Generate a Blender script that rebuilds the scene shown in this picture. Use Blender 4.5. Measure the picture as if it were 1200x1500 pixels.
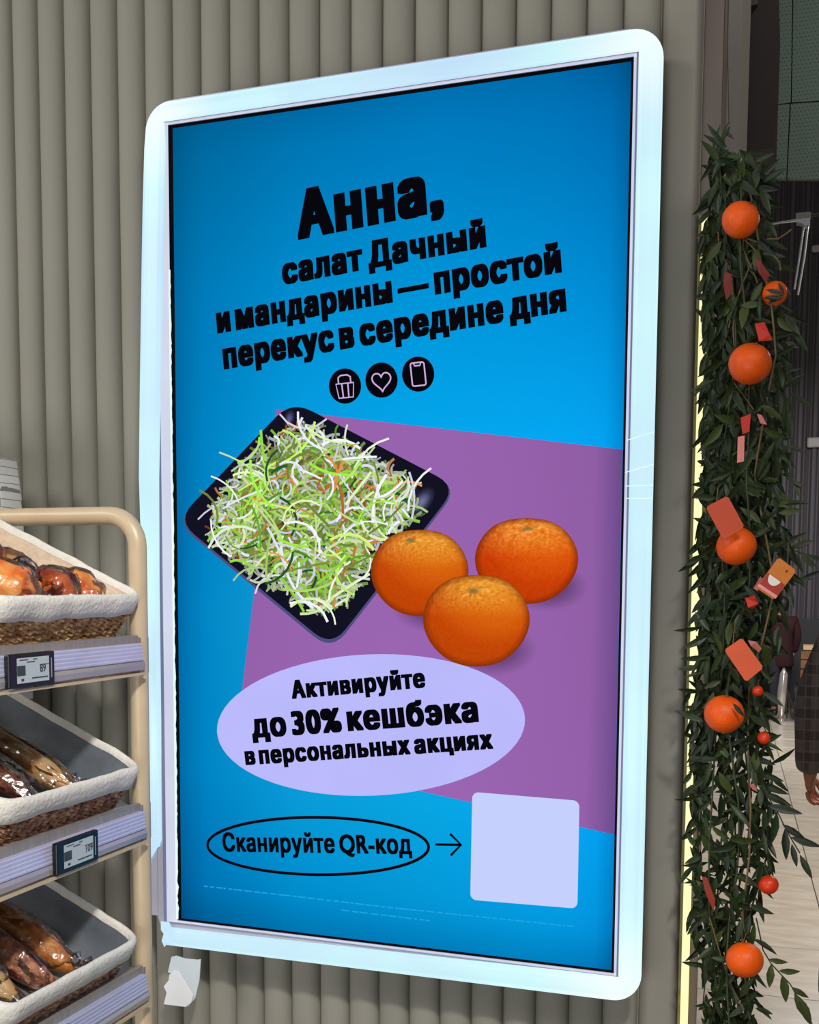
import bpy, bmesh, math, random
from math import sin, cos, pi, radians, sqrt, atan2
from mathutils import Vector, Matrix, noise
from mathutils.geometry import tessellate_polygon

# ------------------------------------------------------------------ scene, camera, world, lights
for o in list(bpy.data.objects):
    bpy.data.objects.remove(o)
SC = bpy.context.scene
COL = SC.collection
SC.view_settings.view_transform = 'Standard'
SC.view_settings.look = 'None'
SC.view_settings.gamma = 1
SC.view_settings.use_curve_mapping = False
SC.view_settings.exposure = 0.0

Z0 = 1.68                                   # height of the middle of the screen over the floor
CP = Vector((0.67143672, -1.79271473, Z0 - 0.07918582))
RX = Vector((0.94440094, 0.32873968, 0.00608989))
RY = Vector((0.03300223, -0.07634779, -0.99653493))      # image down
RF = Vector((-0.32713562, 0.94132951, -0.08295207))
FPX, CX, CY = 1622.2, 600.0, 984.0

cam_data = bpy.data.cameras.new('camera')
cam = bpy.data.objects.new('camera', cam_data)
COL.objects.link(cam)
cam_data.sensor_width = 36
cam_data.sensor_fit = 'AUTO'
cam_data.lens = FPX / 1500 * 36
cam_data.shift_x = 0.0
cam_data.shift_y = (CY - 750) / 1500
cam_data.clip_start = 0.05
m3 = Matrix((RX, -RY, -RF)).transposed()
cam.matrix_world = Matrix.Translation(CP) @ m3.to_4x4()
SC.camera = cam

world = bpy.data.worlds.new('world')
SC.world = world
world.use_nodes = True
world.node_tree.nodes['Background'].inputs[0].default_value = (0.80, 0.86, 1.0, 1)
world.node_tree.nodes['Background'].inputs[1].default_value = 0.14


def area(name, loc, target, sx, sy, power, color):
    l = bpy.data.lights.new(name, 'AREA')
    l.shape = 'RECTANGLE'; l.size = sx; l.size_y = sy
    l.energy = power; l.color = color
    o = bpy.data.objects.new(name, l)
    COL.objects.link(o)
    o.location = loc
    o.rotation_euler = (Vector(target) - Vector(loc)).to_track_quat('-Z', 'Y').to_euler()
    return o


area('ceiling_light_main', (-2.3, -2.2, 3.15), (-0.6, 0.0, 1.2), 1.6, 0.5, 30, (1.0, 0.98, 0.92))
area('fill_light_left', (-2.3, -1.9, 1.05), (-0.6, 0.1, 0.95), 0.7, 1.0, 20, (1.0, 0.96, 0.92))  # added unseen fill that brightens the wall behind the rack
area('ceiling_light_aisle', (0.9, -2.4, 3.15), (-0.1, 0.0, 1.2), 1.4, 0.6, 15, (1.0, 0.97, 0.92))
area('fill_light_low_front', (-0.1, -3.6, 0.75), (-0.2, 0.0, 0.6), 1.8, 0.9, 32, (0.97, 0.98, 1.0))  # added unseen fill from the front for the lower wall
rack_fill = bpy.data.lights.new('rack_fill_spot', 'SPOT')  # added unseen spot that brightens the rack and the wall low behind it
rack_fill.energy = 210; rack_fill.color = (1.0, 0.97, 0.94); rack_fill.spot_size = radians(50); rack_fill.spot_blend = 0.9; rack_fill.shadow_soft_size = 0.09
rack_fill_o = bpy.data.objects.new('rack_fill_spot', rack_fill); COL.objects.link(rack_fill_o)
rack_fill_o.location = (1.1, -2.1, 3.1)
rack_fill_o.rotation_euler = (Vector((-0.50, -0.15, 0.62)) - Vector((1.1, -2.1, 3.1))).to_track_quat('-Z', 'Y').to_euler()
area('ceiling_light_side', (1.9, -1.2, 3.1), (0.55, 0.1, 1.2), 0.8, 0.5, 4, (1.0, 0.93, 0.84))
area('ceiling_light_hall', (1.7, 3.6, 3.3), (1.2, 4.6, 0.0), 0.8, 1.6, 100, (1.0, 0.93, 0.86))
area('ceiling_light_hall_deep', (1.2, 9.0, 3.6), (0.9, 9.6, 0.0), 0.8, 2.0, 170, (0.95, 0.97, 1.0))
area('fill_light_cladding', (2.2, 1.5, 6.0), (1.4, 5.0, 4.8), 0.8, 0.8, 45, (0.97, 1.0, 0.95))  # added unseen light to brighten the perforated panels


# ------------------------------------------------------------------ helpers
def ray(px, py):
    return RX * ((px - CX) / FPX) + RY * ((py - CY) / FPX) + RF


def at(px, py, ax, val):
    d = ray(px, py)
    k = (val - CP[ax]) / d[ax]
    return CP + d * k


def at_depth(px, py, dep):
    return CP + ray(px, py) * dep


def lin(c):
    def f(v):
        v /= 255.0
        return v / 12.92 if v <= 0.04045 else ((v + 0.055) / 1.055) ** 2.4
    return (f(c[0]), f(c[1]), f(c[2]), 1.0)


MATS = {}


def mat(name, rgb, rough=0.6, metal=0.0, emit=0.0, var=0.0, vscale=20.0, bump=0.0, bscale=60.0, spec=0.5,
        attr=None, obj_var=0.0, rgb2=None, stretch=None, detail=4.0, trans=0.0, sub=0.0):
    if name in MATS:
        return MATS[name]
    m = bpy.data.materials.new(name)
    m.use_nodes = True
    nt = m.node_tree
    N, L = nt.nodes, nt.links
    b = N['Principled BSDF']
    b.inputs['Roughness'].default_value = rough
    b.inputs['Metallic'].default_value = metal
    b.inputs['Specular IOR Level'].default_value = spec
    c = lin(rgb)
    b.inputs['Base Color'].default_value = c
    if trans:
        b.inputs['Transmission Weight'].default_value = trans
    if sub:
        b.inputs['Subsurface Weight'].default_value = sub
        b.inputs['Subsurface Radius'].default_value = (0.01, 0.004, 0.002)
    src = None
    co = None
    if var or bump:
        tc = N.new('ShaderNodeTexCoord')
        mp = N.new('ShaderNodeMapping')
        L.new(tc.outputs['Object'], mp.inputs[0])
        if stretch:
            mp.inputs['Scale'].default_value = stretch
        co = mp.outputs[0]
    if var:
        nz = N.new('ShaderNodeTexNoise')
        nz.inputs['Scale'].default_value = vscale
        nz.inputs['Detail'].default_value = detail
        L.new(co, nz.inputs['Vector'])
        rp = N.new('ShaderNodeValToRGB')
        c2 = lin(rgb2) if rgb2 else tuple(min(1, x * (1 + var)) for x in c[:3]) + (1,)
        c1 = c if rgb2 else tuple(x * (1 - var) for x in c[:3]) + (1,)
        rp.color_ramp.elements[0].position = 0.35
        rp.color_ramp.elements[1].position = 0.65
        rp.color_ramp.elements[0].color = c1
        rp.color_ramp.elements[1].color = c2
        L.new(nz.outputs[0], rp.inputs[0])
        src = rp.outputs[0]
    if attr:
        at_ = N.new('ShaderNodeAttribute')
        at_.attribute_name = attr
        src = at_.outputs['Color']
    if obj_var:
        oi = N.new('ShaderNodeObjectInfo')
        hs = N.new('ShaderNodeHueSaturation')
        mr = N.new('ShaderNodeMapRange')
        mr.inputs['To Min'].default_value = 1 - obj_var
        mr.inputs['To Max'].default_value = 1 + obj_var
        L.new(oi.outputs['Random'], mr.inputs[0])
        L.new(mr.outputs[0], hs.inputs['Value'])
        if src:
            L.new(src, hs.inputs['Color'])
        else:
            hs.inputs['Color'].default_value = c
        src = hs.outputs[0]
    if emit:
        b.inputs['Emission Strength'].default_value = emit
        if src:
            L.new(src, b.inputs['Emission Color'])
        else:
            b.inputs['Emission Color'].default_value = c
        b.inputs['Base Color'].default_value = (0.01, 0.01, 0.01, 1)
        if spec <= 0.02:                     # a lit screen pixel: light only
            em = N.new('ShaderNodeEmission')
            em.inputs['Strength'].default_value = emit
            if src:
                L.new(src, em.inputs['Color'])
            else:
                em.inputs['Color'].default_value = c
            L.new(em.outputs[0], N['Material Output'].inputs[0])
    elif src:
        L.new(src, b.inputs['Base Color'])
    if bump:
        nb = N.new('ShaderNodeTexNoise')
        nb.inputs['Scale'].default_value = bscale
        nb.inputs['Detail'].default_value = 5
        L.new(co, nb.inputs['Vector'])
        bp = N.new('ShaderNodeBump')
        bp.inputs['Strength'].default_value = bump
        bp.inputs['Distance'].default_value = 0.01
        L.new(nb.outputs[0], bp.inputs['Height'])
        L.new(bp.outputs[0], b.inputs['Normal'])
    MATS[name] = m
    return m


def obj(name, mesh, parent=None, material=None, smooth=False):
    if material is not None:
        mesh.materials.clear()
        mesh.materials.append(material)
    if smooth:
        for p in mesh.polygons:
            p.use_smooth = True
    o = bpy.data.objects.new(name, mesh)
    COL.objects.link(o)
    if parent:
        o.parent = parent
        o.matrix_parent_inverse = parent.matrix_basis.inverted()
    return o


def empty(name, loc=(0, 0, 0), parent=None):
    o = bpy.data.objects.new(name, None)
    o.empty_display_size = 0.05
    COL.objects.link(o)
    o.location = loc
    if parent:
        o.parent = parent
        o.matrix_parent_inverse = parent.matrix_basis.inverted()
    return o


def tag(o, label, cat, group=None, kind=None):
    if label: o['label'] = label
    if cat: o['category'] = cat
    if group: o['group'] = group
    if kind: o['kind'] = kind
    return o


def structure(o):
    o['kind'] = 'structure'
    return o


def mesh_of(verts, faces, name='m'):
    me = bpy.data.meshes.new(name)
    me.from_pydata([tuple(v) for v in verts], [], faces)
    me.update()
    return me


class MB:
    """collects geometry of ONE mesh"""
    def __init__(s):
        s.v = []; s.f = []

    def add(s, vs, fs):
        n = len(s.v)
        s.v += [Vector(v) for v in vs]
        s.f += [tuple(i + n for i in f) for f in fs]

    def box(s, x0, x1, y0, y1, z0, z1, M=None):
        vs = [Vector((x, y, z)) for x in (x0, x1) for y in (y0, y1) for z in (z0, z1)]
        if M: vs = [M @ v for v in vs]
        s.add(vs, [(0, 1, 3, 2), (4, 6, 7, 5), (0, 4, 5, 1), (2, 3, 7, 6), (0, 2, 6, 4), (1, 5, 7, 3)])

    def tube(s, pts, r, n=8, caps=True):
        pts = [Vector(p) for p in pts]
        rs = r if isinstance(r, (list, tuple)) else [r] * len(pts)
        up = None
        rings = []
        for i, p in enumerate(pts):
            t = (pts[min(i + 1, len(pts) - 1)] - pts[max(i - 1, 0)])
            if t.length < 1e-9: t = Vector((0, 0, 1))
            t.normalize()
            if up is None:
                up = t.orthogonal().normalized()
            else:
                up = (up - t * up.dot(t))
                up = up.normalized() if up.length > 1e-6 else t.orthogonal().normalized()
            w = t.cross(up)
            rings.append([p + (up * cos(2 * pi * k / n) + w * sin(2 * pi * k / n)) * rs[i] for k in range(n)])
        vs = [v for rg in rings for v in rg]
        fs = []
        for i in range(len(pts) - 1):
            for k in range(n):
                a = i * n + k; b = i * n + (k + 1) % n
                fs.append((a, b, b + n, a + n))
        if caps:
            fs.append(tuple(range(n - 1, -1, -1)))
            e = (len(pts) - 1) * n
            fs.append(tuple(range(e, e + n)))
        s.add(vs, fs)

    def grid(s, rows, close_u=False, close_v=False):
        nr, nc = len(rows), len(rows[0])
        vs = [v for r in rows for v in r]
        fs = []
        for i in range(nr if close_u else nr - 1):
            for j in range(nc if close_v else nc - 1):
                i2 = (i + 1) % nr; j2 = (j + 1) % nc
                fs.append((i * nc + j, i * nc + j2, i2 * nc + j2, i2 * nc + j))
        s.add(vs, fs)

    def mesh(s, name='m'):
        me = mesh_of(s.v, s.f, name)
        bm = bmesh.new(); bm.from_mesh(me)
        bmesh.ops.recalc_face_normals(bm, faces=bm.faces)
        bm.to_mesh(me); bm.free()
        return me


def bevel_box(sx, sy, sz, r, seg=2, M=None):
    bm = bmesh.new()
    bmesh.ops.create_cube(bm, size=1)
    for v in bm.verts:
        v.co = Vector((v.co.x * sx, v.co.y * sy, v.co.z * sz))
    bmesh.ops.bevel(bm, geom=bm.edges[:], offset=r, segments=seg, affect='EDGES', profile=0.5)
    if M: bmesh.ops.transform(bm, matrix=M, verts=bm.verts)
    me = bpy.data.meshes.new('bb'); bm.to_mesh(me); bm.free()
    return me


def prism(poly, holes, origin_fn, d0, d1):
    """polygon (2D lists) with holes extruded between depths d0 (front) and d1; origin_fn(x,z,d) -> Vector"""
    loops = [poly] + holes
    tess = tessellate_polygon([[Vector((a, b, 0)) for a, b in lp] for lp in loops])
    flat = [p for lp in loops for p in lp]
    n = len(flat)
    vs = [origin_fn(a, b, d0) for a, b in flat] + [origin_fn(a, b, d1) for a, b in flat]
    fs = [tuple(t) for t in tess] + [tuple(i + n for i in reversed(t)) for t in tess]
    k = 0
    for lp in loops:
        m = len(lp)
        for i in range(m):
            a = k + i; b = k + (i + 1) % m
            fs.append((a, b, b + n, a + n))
        k += m
    mb = MB(); mb.add(vs, fs)
    return mb.mesh()


def rounded(x0, x1, z0, z1, r, seg=8):
    pts = []
    for cx_, cz_, a0 in ((x1 - r, z1 - r, 0), (x0 + r, z1 - r, 90), (x0 + r, z0 + r, 180), (x1 - r, z0 + r, 270)):
        for k in range(seg + 1):
            a = radians(a0 + 90 * k / seg)
            pts.append((cx_ + r * cos(a), cz_ + r * sin(a)))
    return pts


def fly(x, z, d):
    return Vector((x, d, z))


# ------------------------------------------------------------------ materials
def wall_material():
    m = mat('ribbed_wall_paint', (148, 145, 133), 0.62, var=0.0, bump=0.05, bscale=90, obj_var=0.035, spec=0.3)
    return m


M_wall = wall_material()
M_wallend = mat('wall_end_paint', (148, 142, 130), 0.55, bump=0.04, bscale=60, spec=0.3)
M_trim = mat('grey_edge_trim', (130, 126, 118), 0.5)
M_metal_dk = mat('lamp_housing_grey', (176, 176, 190), 0.4, 0.1, var=0.1, vscale=8)
M_post = mat('beige_powder_coat', (214, 192, 158), 0.38, 0.05, var=0.03, vscale=30, spec=0.5)
M_shelf = mat('brushed_shelf_steel', (160, 154, 146), 0.4, 0.3, var=0.08, vscale=12, stretch=(1, 12, 1))
M_lilac = mat('lilac_price_rail', (200, 200, 230), 0.25, 0.1, var=0.08, vscale=9, spec=0.6)  # lilac of reflected ambient light put into the rail colour
M_raillow = mat('rail_lower_lip', (180, 174, 178), 0.3, 0.3, var=0.1, vscale=8)
M_black = mat('black_plastic', (14, 16, 18), 0.35)
M_linen = mat('white_linen', (240, 236, 224), 0.9, var=0.03, vscale=60, bump=0.3, bscale=160, spec=0.1)
M_linen_in = mat('beige_linen_inside', (226, 204, 178), 0.9, var=0.08, vscale=50, bump=0.4, bscale=120, spec=0.1)
M_greyliner = mat('slate_grey_liner', (106, 114, 122), 0.6, var=0.2, vscale=16, bump=0.2, bscale=40)
M_weave = mat('seagrass_weave', (158, 110, 66), 0.8, var=0.5, vscale=70, rgb2=(236, 200, 150), bump=0.4, bscale=200, spec=0.15)
M_weave2 = mat('dark_wicker_weave', (126, 80, 56), 0.8, var=0.5, vscale=80, rgb2=(222, 176, 142), bump=0.4, bscale=200, spec=0.15)
M_leaf = [mat('leaf_dark_green', (30, 44, 22), 0.42, obj_var=0.35, spec=0.3),
          mat('leaf_mid_green', (42, 58, 26), 0.42, obj_var=0.3, spec=0.3),
          mat('leaf_olive_green', (60, 72, 30), 0.42, obj_var=0.3, spec=0.3)]
M_stem = mat('twig_tan', (116, 92, 60), 0.8)
M_stemg = mat('twig_green', (52, 62, 30), 0.7)
M_orange = mat('orange_peel', (240, 92, 8), 0.42, var=0.1, vscale=30, bump=0.12, bscale=260, spec=0.35, sub=0.1)
M_red = mat('red_orange_paper', (200, 42, 18), 0.6)


def film_material(name='clear_wrap', gloss=0.22, tint=(1, 1, 1, 1)):
    m = bpy.data.materials.new(name); m.use_nodes = True
    nt = m.node_tree; N, L = nt.nodes, nt.links
    for n in list(N): N.remove(n)
    out = N.new('ShaderNodeOutputMaterial')
    mix = N.new('ShaderNodeMixShader')
    tr = N.new('ShaderNodeBsdfTransparent'); tr.inputs[0].default_value = tint
    gl = N.new('ShaderNodeBsdfGlossy'); gl.inputs['Roughness'].default_value = 0.2
    gl.inputs[0].default_value = (0.95, 0.97, 1, 1)
    tc = N.new('ShaderNodeTexCoord')
    nz = N.new('ShaderNodeTexNoise'); nz.inputs['Scale'].default_value = 38; nz.inputs['Detail'].default_value = 2
    L.new(tc.outputs['Object'], nz.inputs['Vector'])
    bp = N.new('ShaderNodeBump'); bp.inputs['Strength'].default_value = 0.9; bp.inputs['Distance'].default_value = 0.012
    L.new(nz.outputs[0], bp.inputs['Height'])
    L.new(bp.outputs[0], gl.inputs['Normal'])
    fr = N.new('ShaderNodeFresnel'); fr.inputs[0].default_value = 1.5
    L.new(bp.outputs[0], fr.inputs['Normal'])
    ma = N.new('ShaderNodeMath'); ma.operation = 'ADD'; ma.inputs[1].default_value = gloss
    L.new(fr.outputs[0], ma.inputs[0])
    L.new(ma.outputs[0], mix.inputs[0])
    L.new(tr.outputs[0], mix.inputs[1]); L.new(gl.outputs[0], mix.inputs[2])
    L.new(mix.outputs[0], out.inputs[0])
    return m


M_film = film_material('clear_wrap', 0.03)

# ------------------------------------------------------------------ structure: ribbed wall
YG = 0.10                                   # groove plane
XW = at(1031, 0, 1, 0.085).x               # free end of the wall
WH = 3.4
wall = structure(empty('wall_back', (-0.9, 0.2, 0)))
mb = MB(); mb.box(-2.6, XW - 0.004, YG, 0.135, 0, WH)
obj('wall_core', mb.mesh(), wall, M_wall)
PITCH = 0.0597
rib = MB()
seg = 9
prof = []
for k in range(seg + 1):
    a = pi * k / seg
    x = -cos(a) * (PITCH / 2 - 0.0006)
    prof.append((x, -0.024 * (sin(a) ** 0.72)))
rib.grid([[Vector((x, y, 0)) for x, y in prof], [Vector((x, y, WH)) for x, y in prof]])
rib_me = rib.mesh('slat')
rib_me.materials.append(M_wall)
for p in rib_me.polygons: p.use_smooth = True
for k in range(2, -49, -1):
    xg = 0.3174 + PITCH * k - PITCH / 2
    o = bpy.data.objects.new('slat', rib_me)
    COL.objects.link(o)
    o.location = (xg, YG + 0.001, 0)
    o.parent = wall; o.matrix_parent_inverse = wall.matrix_basis.inverted()
# wide rounded end board of the wall
x0 = 0.3174 + PITCH * 2 + 0.0006
mb = MB()
pr = []
W_ = XW - x0
for k in range(19):
    t = k / 18
    e = min(1, t / 0.30) if t < 0.5 else min(1, (1 - t) / 0.16)
    pr.append((x0 + W_ * t, YG - 0.019 * sin(e * pi / 2) ** 0.8))
pr.append((XW, YG + 0.02)); pr.append((x0, YG + 0.02))
mb.grid([[Vector((x, y, 0)) for x, y in pr], [Vector((x, y, WH)) for x, y in pr]], close_v=True)
obj('end_board', mb.mesh(), wall, M_wallend, True)
# end face of the wall, with the light line
mb = MB(); mb.box(XW - 0.002, XW + 0.001, YG + 0.0, 0.135, 0, WH)
obj('wall_end_face', mb.mesh(), wall, M_trim)
zt = at(1026, 318, 1, YG).z
trim = structure(empty('trim_1', (XW + 0.01, YG + 0.02, 0)))
mb = MB(); mb.box(XW + 0.0012, XW + 0.030, YG + 0.012, YG + 0.03, 0, WH)
obj('profile', mb.mesh(), trim, mat('brown_edge_trim', (112, 99, 90), 0.5))
mb = MB(); mb.box(XW + 0.0012, XW + 0.0052, YG - 0.010, YG + 0.012, 0, zt)
obj('profile_edge', mb.mesh(), trim, mat('olive_led_edge', (140, 132, 70), 0.5))
led = MB(); led.box(XW + 0.0055, XW + 0.017, YG - 0.006, YG + 0.0118, 0.02, zt)
o = obj('light_line', led.mesh(), trim, mat('warm_led_line', (250, 243, 178), 0.4, emit=1.15))
o['label'] = 'glowing pale yellow light line'

# ------------------------------------------------------------------ floor
M_tile = mat('travertine_tile', (190, 174, 152), 0.22, var=0.2, vscale=5.0, rgb2=(206, 195, 178), stretch=(1, 2.6, 1), detail=7,
             bump=0.02, bscale=12, obj_var=0.07, spec=0.5)
floor = structure(empty('floor', (0, 0, 0)))
mb = MB(); mb.box(-4, 7, -4, 20, -0.06, -0.009)
obj('floor_base', mb.mesh(), floor, mat('tile_joint_grey', (112, 102, 90), 0.8))
ang = radians(3)
T = 0.62
tile_me = bevel_box(T - 0.005, T - 0.005, 0.02, 0.0015, 1)
tile_me.materials.append(M_tile)
Rz = Matrix.Rotation(ang, 4, 'Z')
ex, ey = Vector((cos(ang), sin(ang), 0)), Vector((-sin(ang), cos(ang), 0))
foot = Vector((CP.x, CP.y, 0))
D_ = (Vector(at(1160, 1331, 2, 0)) - foot).dot(ey)
org_ = foot + ex * 0.46 + ey * D_
cnt = 0
for j in range(-9, 22):
    for i in range(-3, 6):
        c = org_ + ex * ((i + 0.5) * T) + ey * ((j + 0.5) * T)
        if c.y < 0.6 or c.y > 15 or c.x < -0.6 or c.x > 4 or cnt >= 296:
            continue
        o = bpy.data.objects.new('tile', tile_me); COL.objects.link(o)
        o.matrix_world = Matrix.Translation(c + Vector((0, 0, -0.010 + 0.0004 * random.random()))) @ Rz
        o.parent = floor; o.matrix_parent_inverse = floor.matrix_basis.inverted()
        cnt += 1

# ------------------------------------------------------------------ digital display
disp = empty('digital_display', (0, 0.08, Z0))
tag(disp, 'tall portrait digital advertising screen in a glowing white rounded frame on the ribbed wall', 'display')
YS = 0.0
YF = -0.018
HW, HH = 0.4047, 0.7195


def P(px, py, y):
    q = at(px, py, 1, y)
    return (q.x, q.z)


# housing behind (dark grey metal box)
poly = rounded(-0.447, 0.444, Z0 - 0.758, Z0 + 0.763, 0.047)
obj('housing', prism(poly, [], fly, 0.012, 0.0805), disp, mat('housing_dark', (70, 66, 66), 0.5))
# grey metal lamp channel that carries the glowing cover
outer = rounded(-0.447, 0.441, Z0 - 0.757, Z0 + 0.762, 0.047)
ix0, ix1 = P(249, 700, YS)[0] , P(929, 100, YF)[0]
iz1 = P(600, 128, YF)[1] + 0.004; iz0 = P(600, 1391, YF)[1] - 0.004
inner = [(ix0 - 0.006, iz0), (ix1 + 0.002, iz0), (ix1 + 0.002, iz1), (ix0 - 0.006, iz1)]
obj('lamp_channel', prism(outer, [inner], fly, YF + 0.004, 0.012), disp, M_metal_dk)['label'] = 'bare grey lamp channel'


mb = MB(); mb.box(-0.468, -0.4465, YF + 0.004, 0.03, Z0 - 0.715, Z0 - 0.2)
obj('channel_flange', mb.mesh(), disp, M_metal_dk)


def glow_material():
    m = bpy.data.materials.new('glowing_white_acrylic'); m.use_nodes = True
    nt = m.node_tree; N, L = nt.nodes, nt.links
    b = N['Principled BSDF']
    b.inputs['Base Color'].default_value = (0.10, 0.10, 0.10, 1)
    b.inputs['Roughness'].default_value = 0.4
    b.inputs['Emission Strength'].default_value = 0.93
    tc = N.new('ShaderNodeTexCoord')
    nz = N.new('ShaderNodeTexNoise'); nz.inputs['Scale'].default_value = 2.6; nz.inputs['Detail'].default_value = 3
    L.new(tc.outputs['Object'], nz.inputs['Vector'])
    rp = N.new('ShaderNodeValToRGB')
    e = rp.color_ramp.elements
    e[0].position = 0.36; e[0].color = lin((188, 222, 248))
    e[1].position = 0.64; e[1].color = lin((200, 246, 250))
    L.new(nz.outputs[0], rp.inputs[0])
    at_ = N.new('ShaderNodeAttribute'); at_.attribute_name = 'lamp'
    mx = N.new('ShaderNodeMixRGB'); mx.inputs[2].default_value = lin((240, 255, 252))
    L.new(at_.outputs['Fac'], mx.inputs[0]); L.new(rp.outputs[0], mx.inputs[1])
    L.new(mx.outputs[0], b.inputs['Emission Color'])
    return m


M_glow = glow_material()


def lamp_attr(me, power=1.0):
    a = me.attributes.new('lamp', 'FLOAT', 'POINT')
    for i, v in enumerate(me.vertices):
        p = v.co
        best = 9
        for cx_, cz_ in ((0.425, Z0 + 0.745), (0.42, Z0 - 0.745), (-0.43, Z0 + 0.745)):
            best = min(best, sqrt((p.x - cx_) ** 2 + (p.z - cz_) ** 2))
        a.data[i].value = max(0, 1 - best / 0.13) ** 0.8 * power


def strip_grid(a_pts, b_pts, y0, y1, nv=4):
    """cover between outer polyline a and inner polyline b (same count), slightly domed, with thickness"""
    mb = MB()
    rows = []
    for (ax, az), (bx, bz) in zip(a_pts, b_pts):
        row = [Vector((ax, y1, az))]
        for k in range(nv + 1):
            t = k / nv
            dome = y0 + (0.006 * (1 - sin(min(1, t / 0.35) * pi / 2)) if t < 0.35 else 0)
            row.append(Vector((ax + (bx - ax) * t, dome, az + (bz - az) * t)))
        row.append(Vector((bx, y1, bz)))
        rows.append(row)
    mb.grid(rows)
    n = len(rows[0])
    e = len(rows) * n
    mb.f.append(tuple(range(n))); mb.f.append(tuple(range(e - n, e)))
    return mb.mesh()


def sub_pts(pts, n):
    out = []
    for (a, b) in zip(pts[:-1], pts[1:]):
        for k in range(n):
            out.append((a[0] + (b[0] - a[0]) * k / n, a[1] + (b[1] - a[1]) * k / n))
    out.append(pts[-1])
    return out


yc = YF - 0.002
# corners of the glowing cover, outer and inner
oTL, oTR, oBR = P(210, 142, yc), P(973, 29, yc), P(938, 1474, yc)
xl, xr = oTL[0], oTR[0]
zt_, zb_ = oTR[1] - 0.004, oBR[1] + 0.002
r = 0.048
ixl = P(240.5, 300, yc)[0]; ixr = P(935.5, 100, yc)[0]
izt = P(600, 124, yc)[1]; izb = P(600, 1394.5, yc)[1]
zjl = P(218, 1262, yc)[1]
outer_pts = []
inner_pts = []
# left strip from its torn lower end upwards
tear = [(218, 1262), (224, 1250), (231, 1243)]
left_px = [(217, 1150), (213, 1000), (206, 850), (201, 700), (202, 600), (204, 450), (206.5, 300), (209, 215)]
lp_o = [P(218, 1261, yc)] + [P(a, b, yc) for a, b in left_px]
lp_i = [P(235, 1232, yc)] + [P(t, b, yc) for t, b in
        [(234, 1150), (234, 1000), (232.5, 850), (232, 700), (234, 600), (236, 450), (239, 300), (240.5, 215)]]
outer_pts += sub_pts(lp_o, 4); inner_pts += sub_pts(lp_i, 4)
corner_i = (ixl, izt)
for k in range(1, 10):
    a = radians(180 - 90 * k / 9)
    outer_pts.append((xl + r + r * cos(a), zt_ - r + r * sin(a)))
    inner_pts.append(corner_i)
outer_pts += sub_pts([(xl + r, zt_), (xr - r, zt_)], 24)[1:]
inner_pts += sub_pts([(ixl, izt), (ixr, izt)], 24)[1:]
for k in range(1, 10):
    a = radians(90 - 90 * k / 9)
    outer_pts.append((xr - r + r * cos(a), zt_ - r + r * sin(a))); inner_pts.append((ixr, izt))
outer_pts += sub_pts([(xr, zt_ - r), (xr, zb_ + r)], 30)[1:]
inner_pts += sub_pts([(ixr, izt), (ixr, izb)], 30)[1:]
for k in range(1, 10):
    a = radians(0 - 90 * k / 9)
    outer_pts.append((xr - r + r * cos(a), zb_ + r + r * sin(a))); inner_pts.append((ixr, izb))
outer_pts += sub_pts([(xr - r, zb_), P(238, 1385, yc)], 24)[1:]
inner_pts += sub_pts([(ixr, izb), P(246, 1359, yc)], 24)[1:]
random.seed(5)
me = strip_grid(outer_pts, inner_pts, yc, YF + 0.0035)
lamp_attr(me)
o = obj('glowing_cover', me, disp, M_glow, True)
o['label'] = 'glowing pale cyan acrylic cover with torn lower left ends'
# ragged shards at the torn ends
for pts in ([(217.5, 1225), (235.5, 1225), (234, 1240), (228, 1243), (224, 1250), (219, 1263), (217.5, 1262)],
            [(236, 1350), (247, 1351), (250, 1358), (243, 1366), (246, 1377), (241, 1387), (237, 1378), (240, 1368), (236, 1362)]):
    me = prism([P(a, b, yc) for a, b in pts], [], fly, yc - 0.0008, yc + 0.002); lamp_attr(me)
    obj('torn_edge', me, disp, M_glow)

for a_, b_ in (((918, 645), (959, 632.5)), ((916, 692), (958, 680)), ((917, 712), (957, 711)), ((917, 730), (955, 730))):
    p_, q_ = P(a_[0], a_[1], yc), P(b_[0], b_[1], yc)
    mb = MB(); mb.tube([(p_[0], yc - 0.0001, p_[1]), (q_[0], yc - 0.0001, q_[1])], 0.0007, 5)
    obj('cover_seam', mb.mesh(), disp, mat('bright_seam', (232, 255, 250), 0.4, emit=1.0))

# inner lip: bevelled lavender-white band from cover to screen
M_lip = mat('lit_inner_lip', (222, 228, 250), 0.35, emit=0.85, var=0.06, vscale=4)
M_lipline = mat('lip_shadow_gap', (150, 158, 205), 0.5, emit=0.45)  # shade of the groove put into a dim lilac colour


def band(x0a, x1a, z0a, z1a, ya, x0b, x1b, z0b, z1b, yb):
    mb = MB()
    a = [(x0a, z0a), (x1a, z0a), (x1a, z1a), (x0a, z1a)]
    b = [(x0b, z0b), (x1b, z0b), (x1b, z1b), (x0b, z1b)]
    mb.grid([[Vector((x, ya, z)) for x, z in a], [Vector((x, yb, z)) for x, z in b]], close_v=True)
    return mb.mesh()


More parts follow.
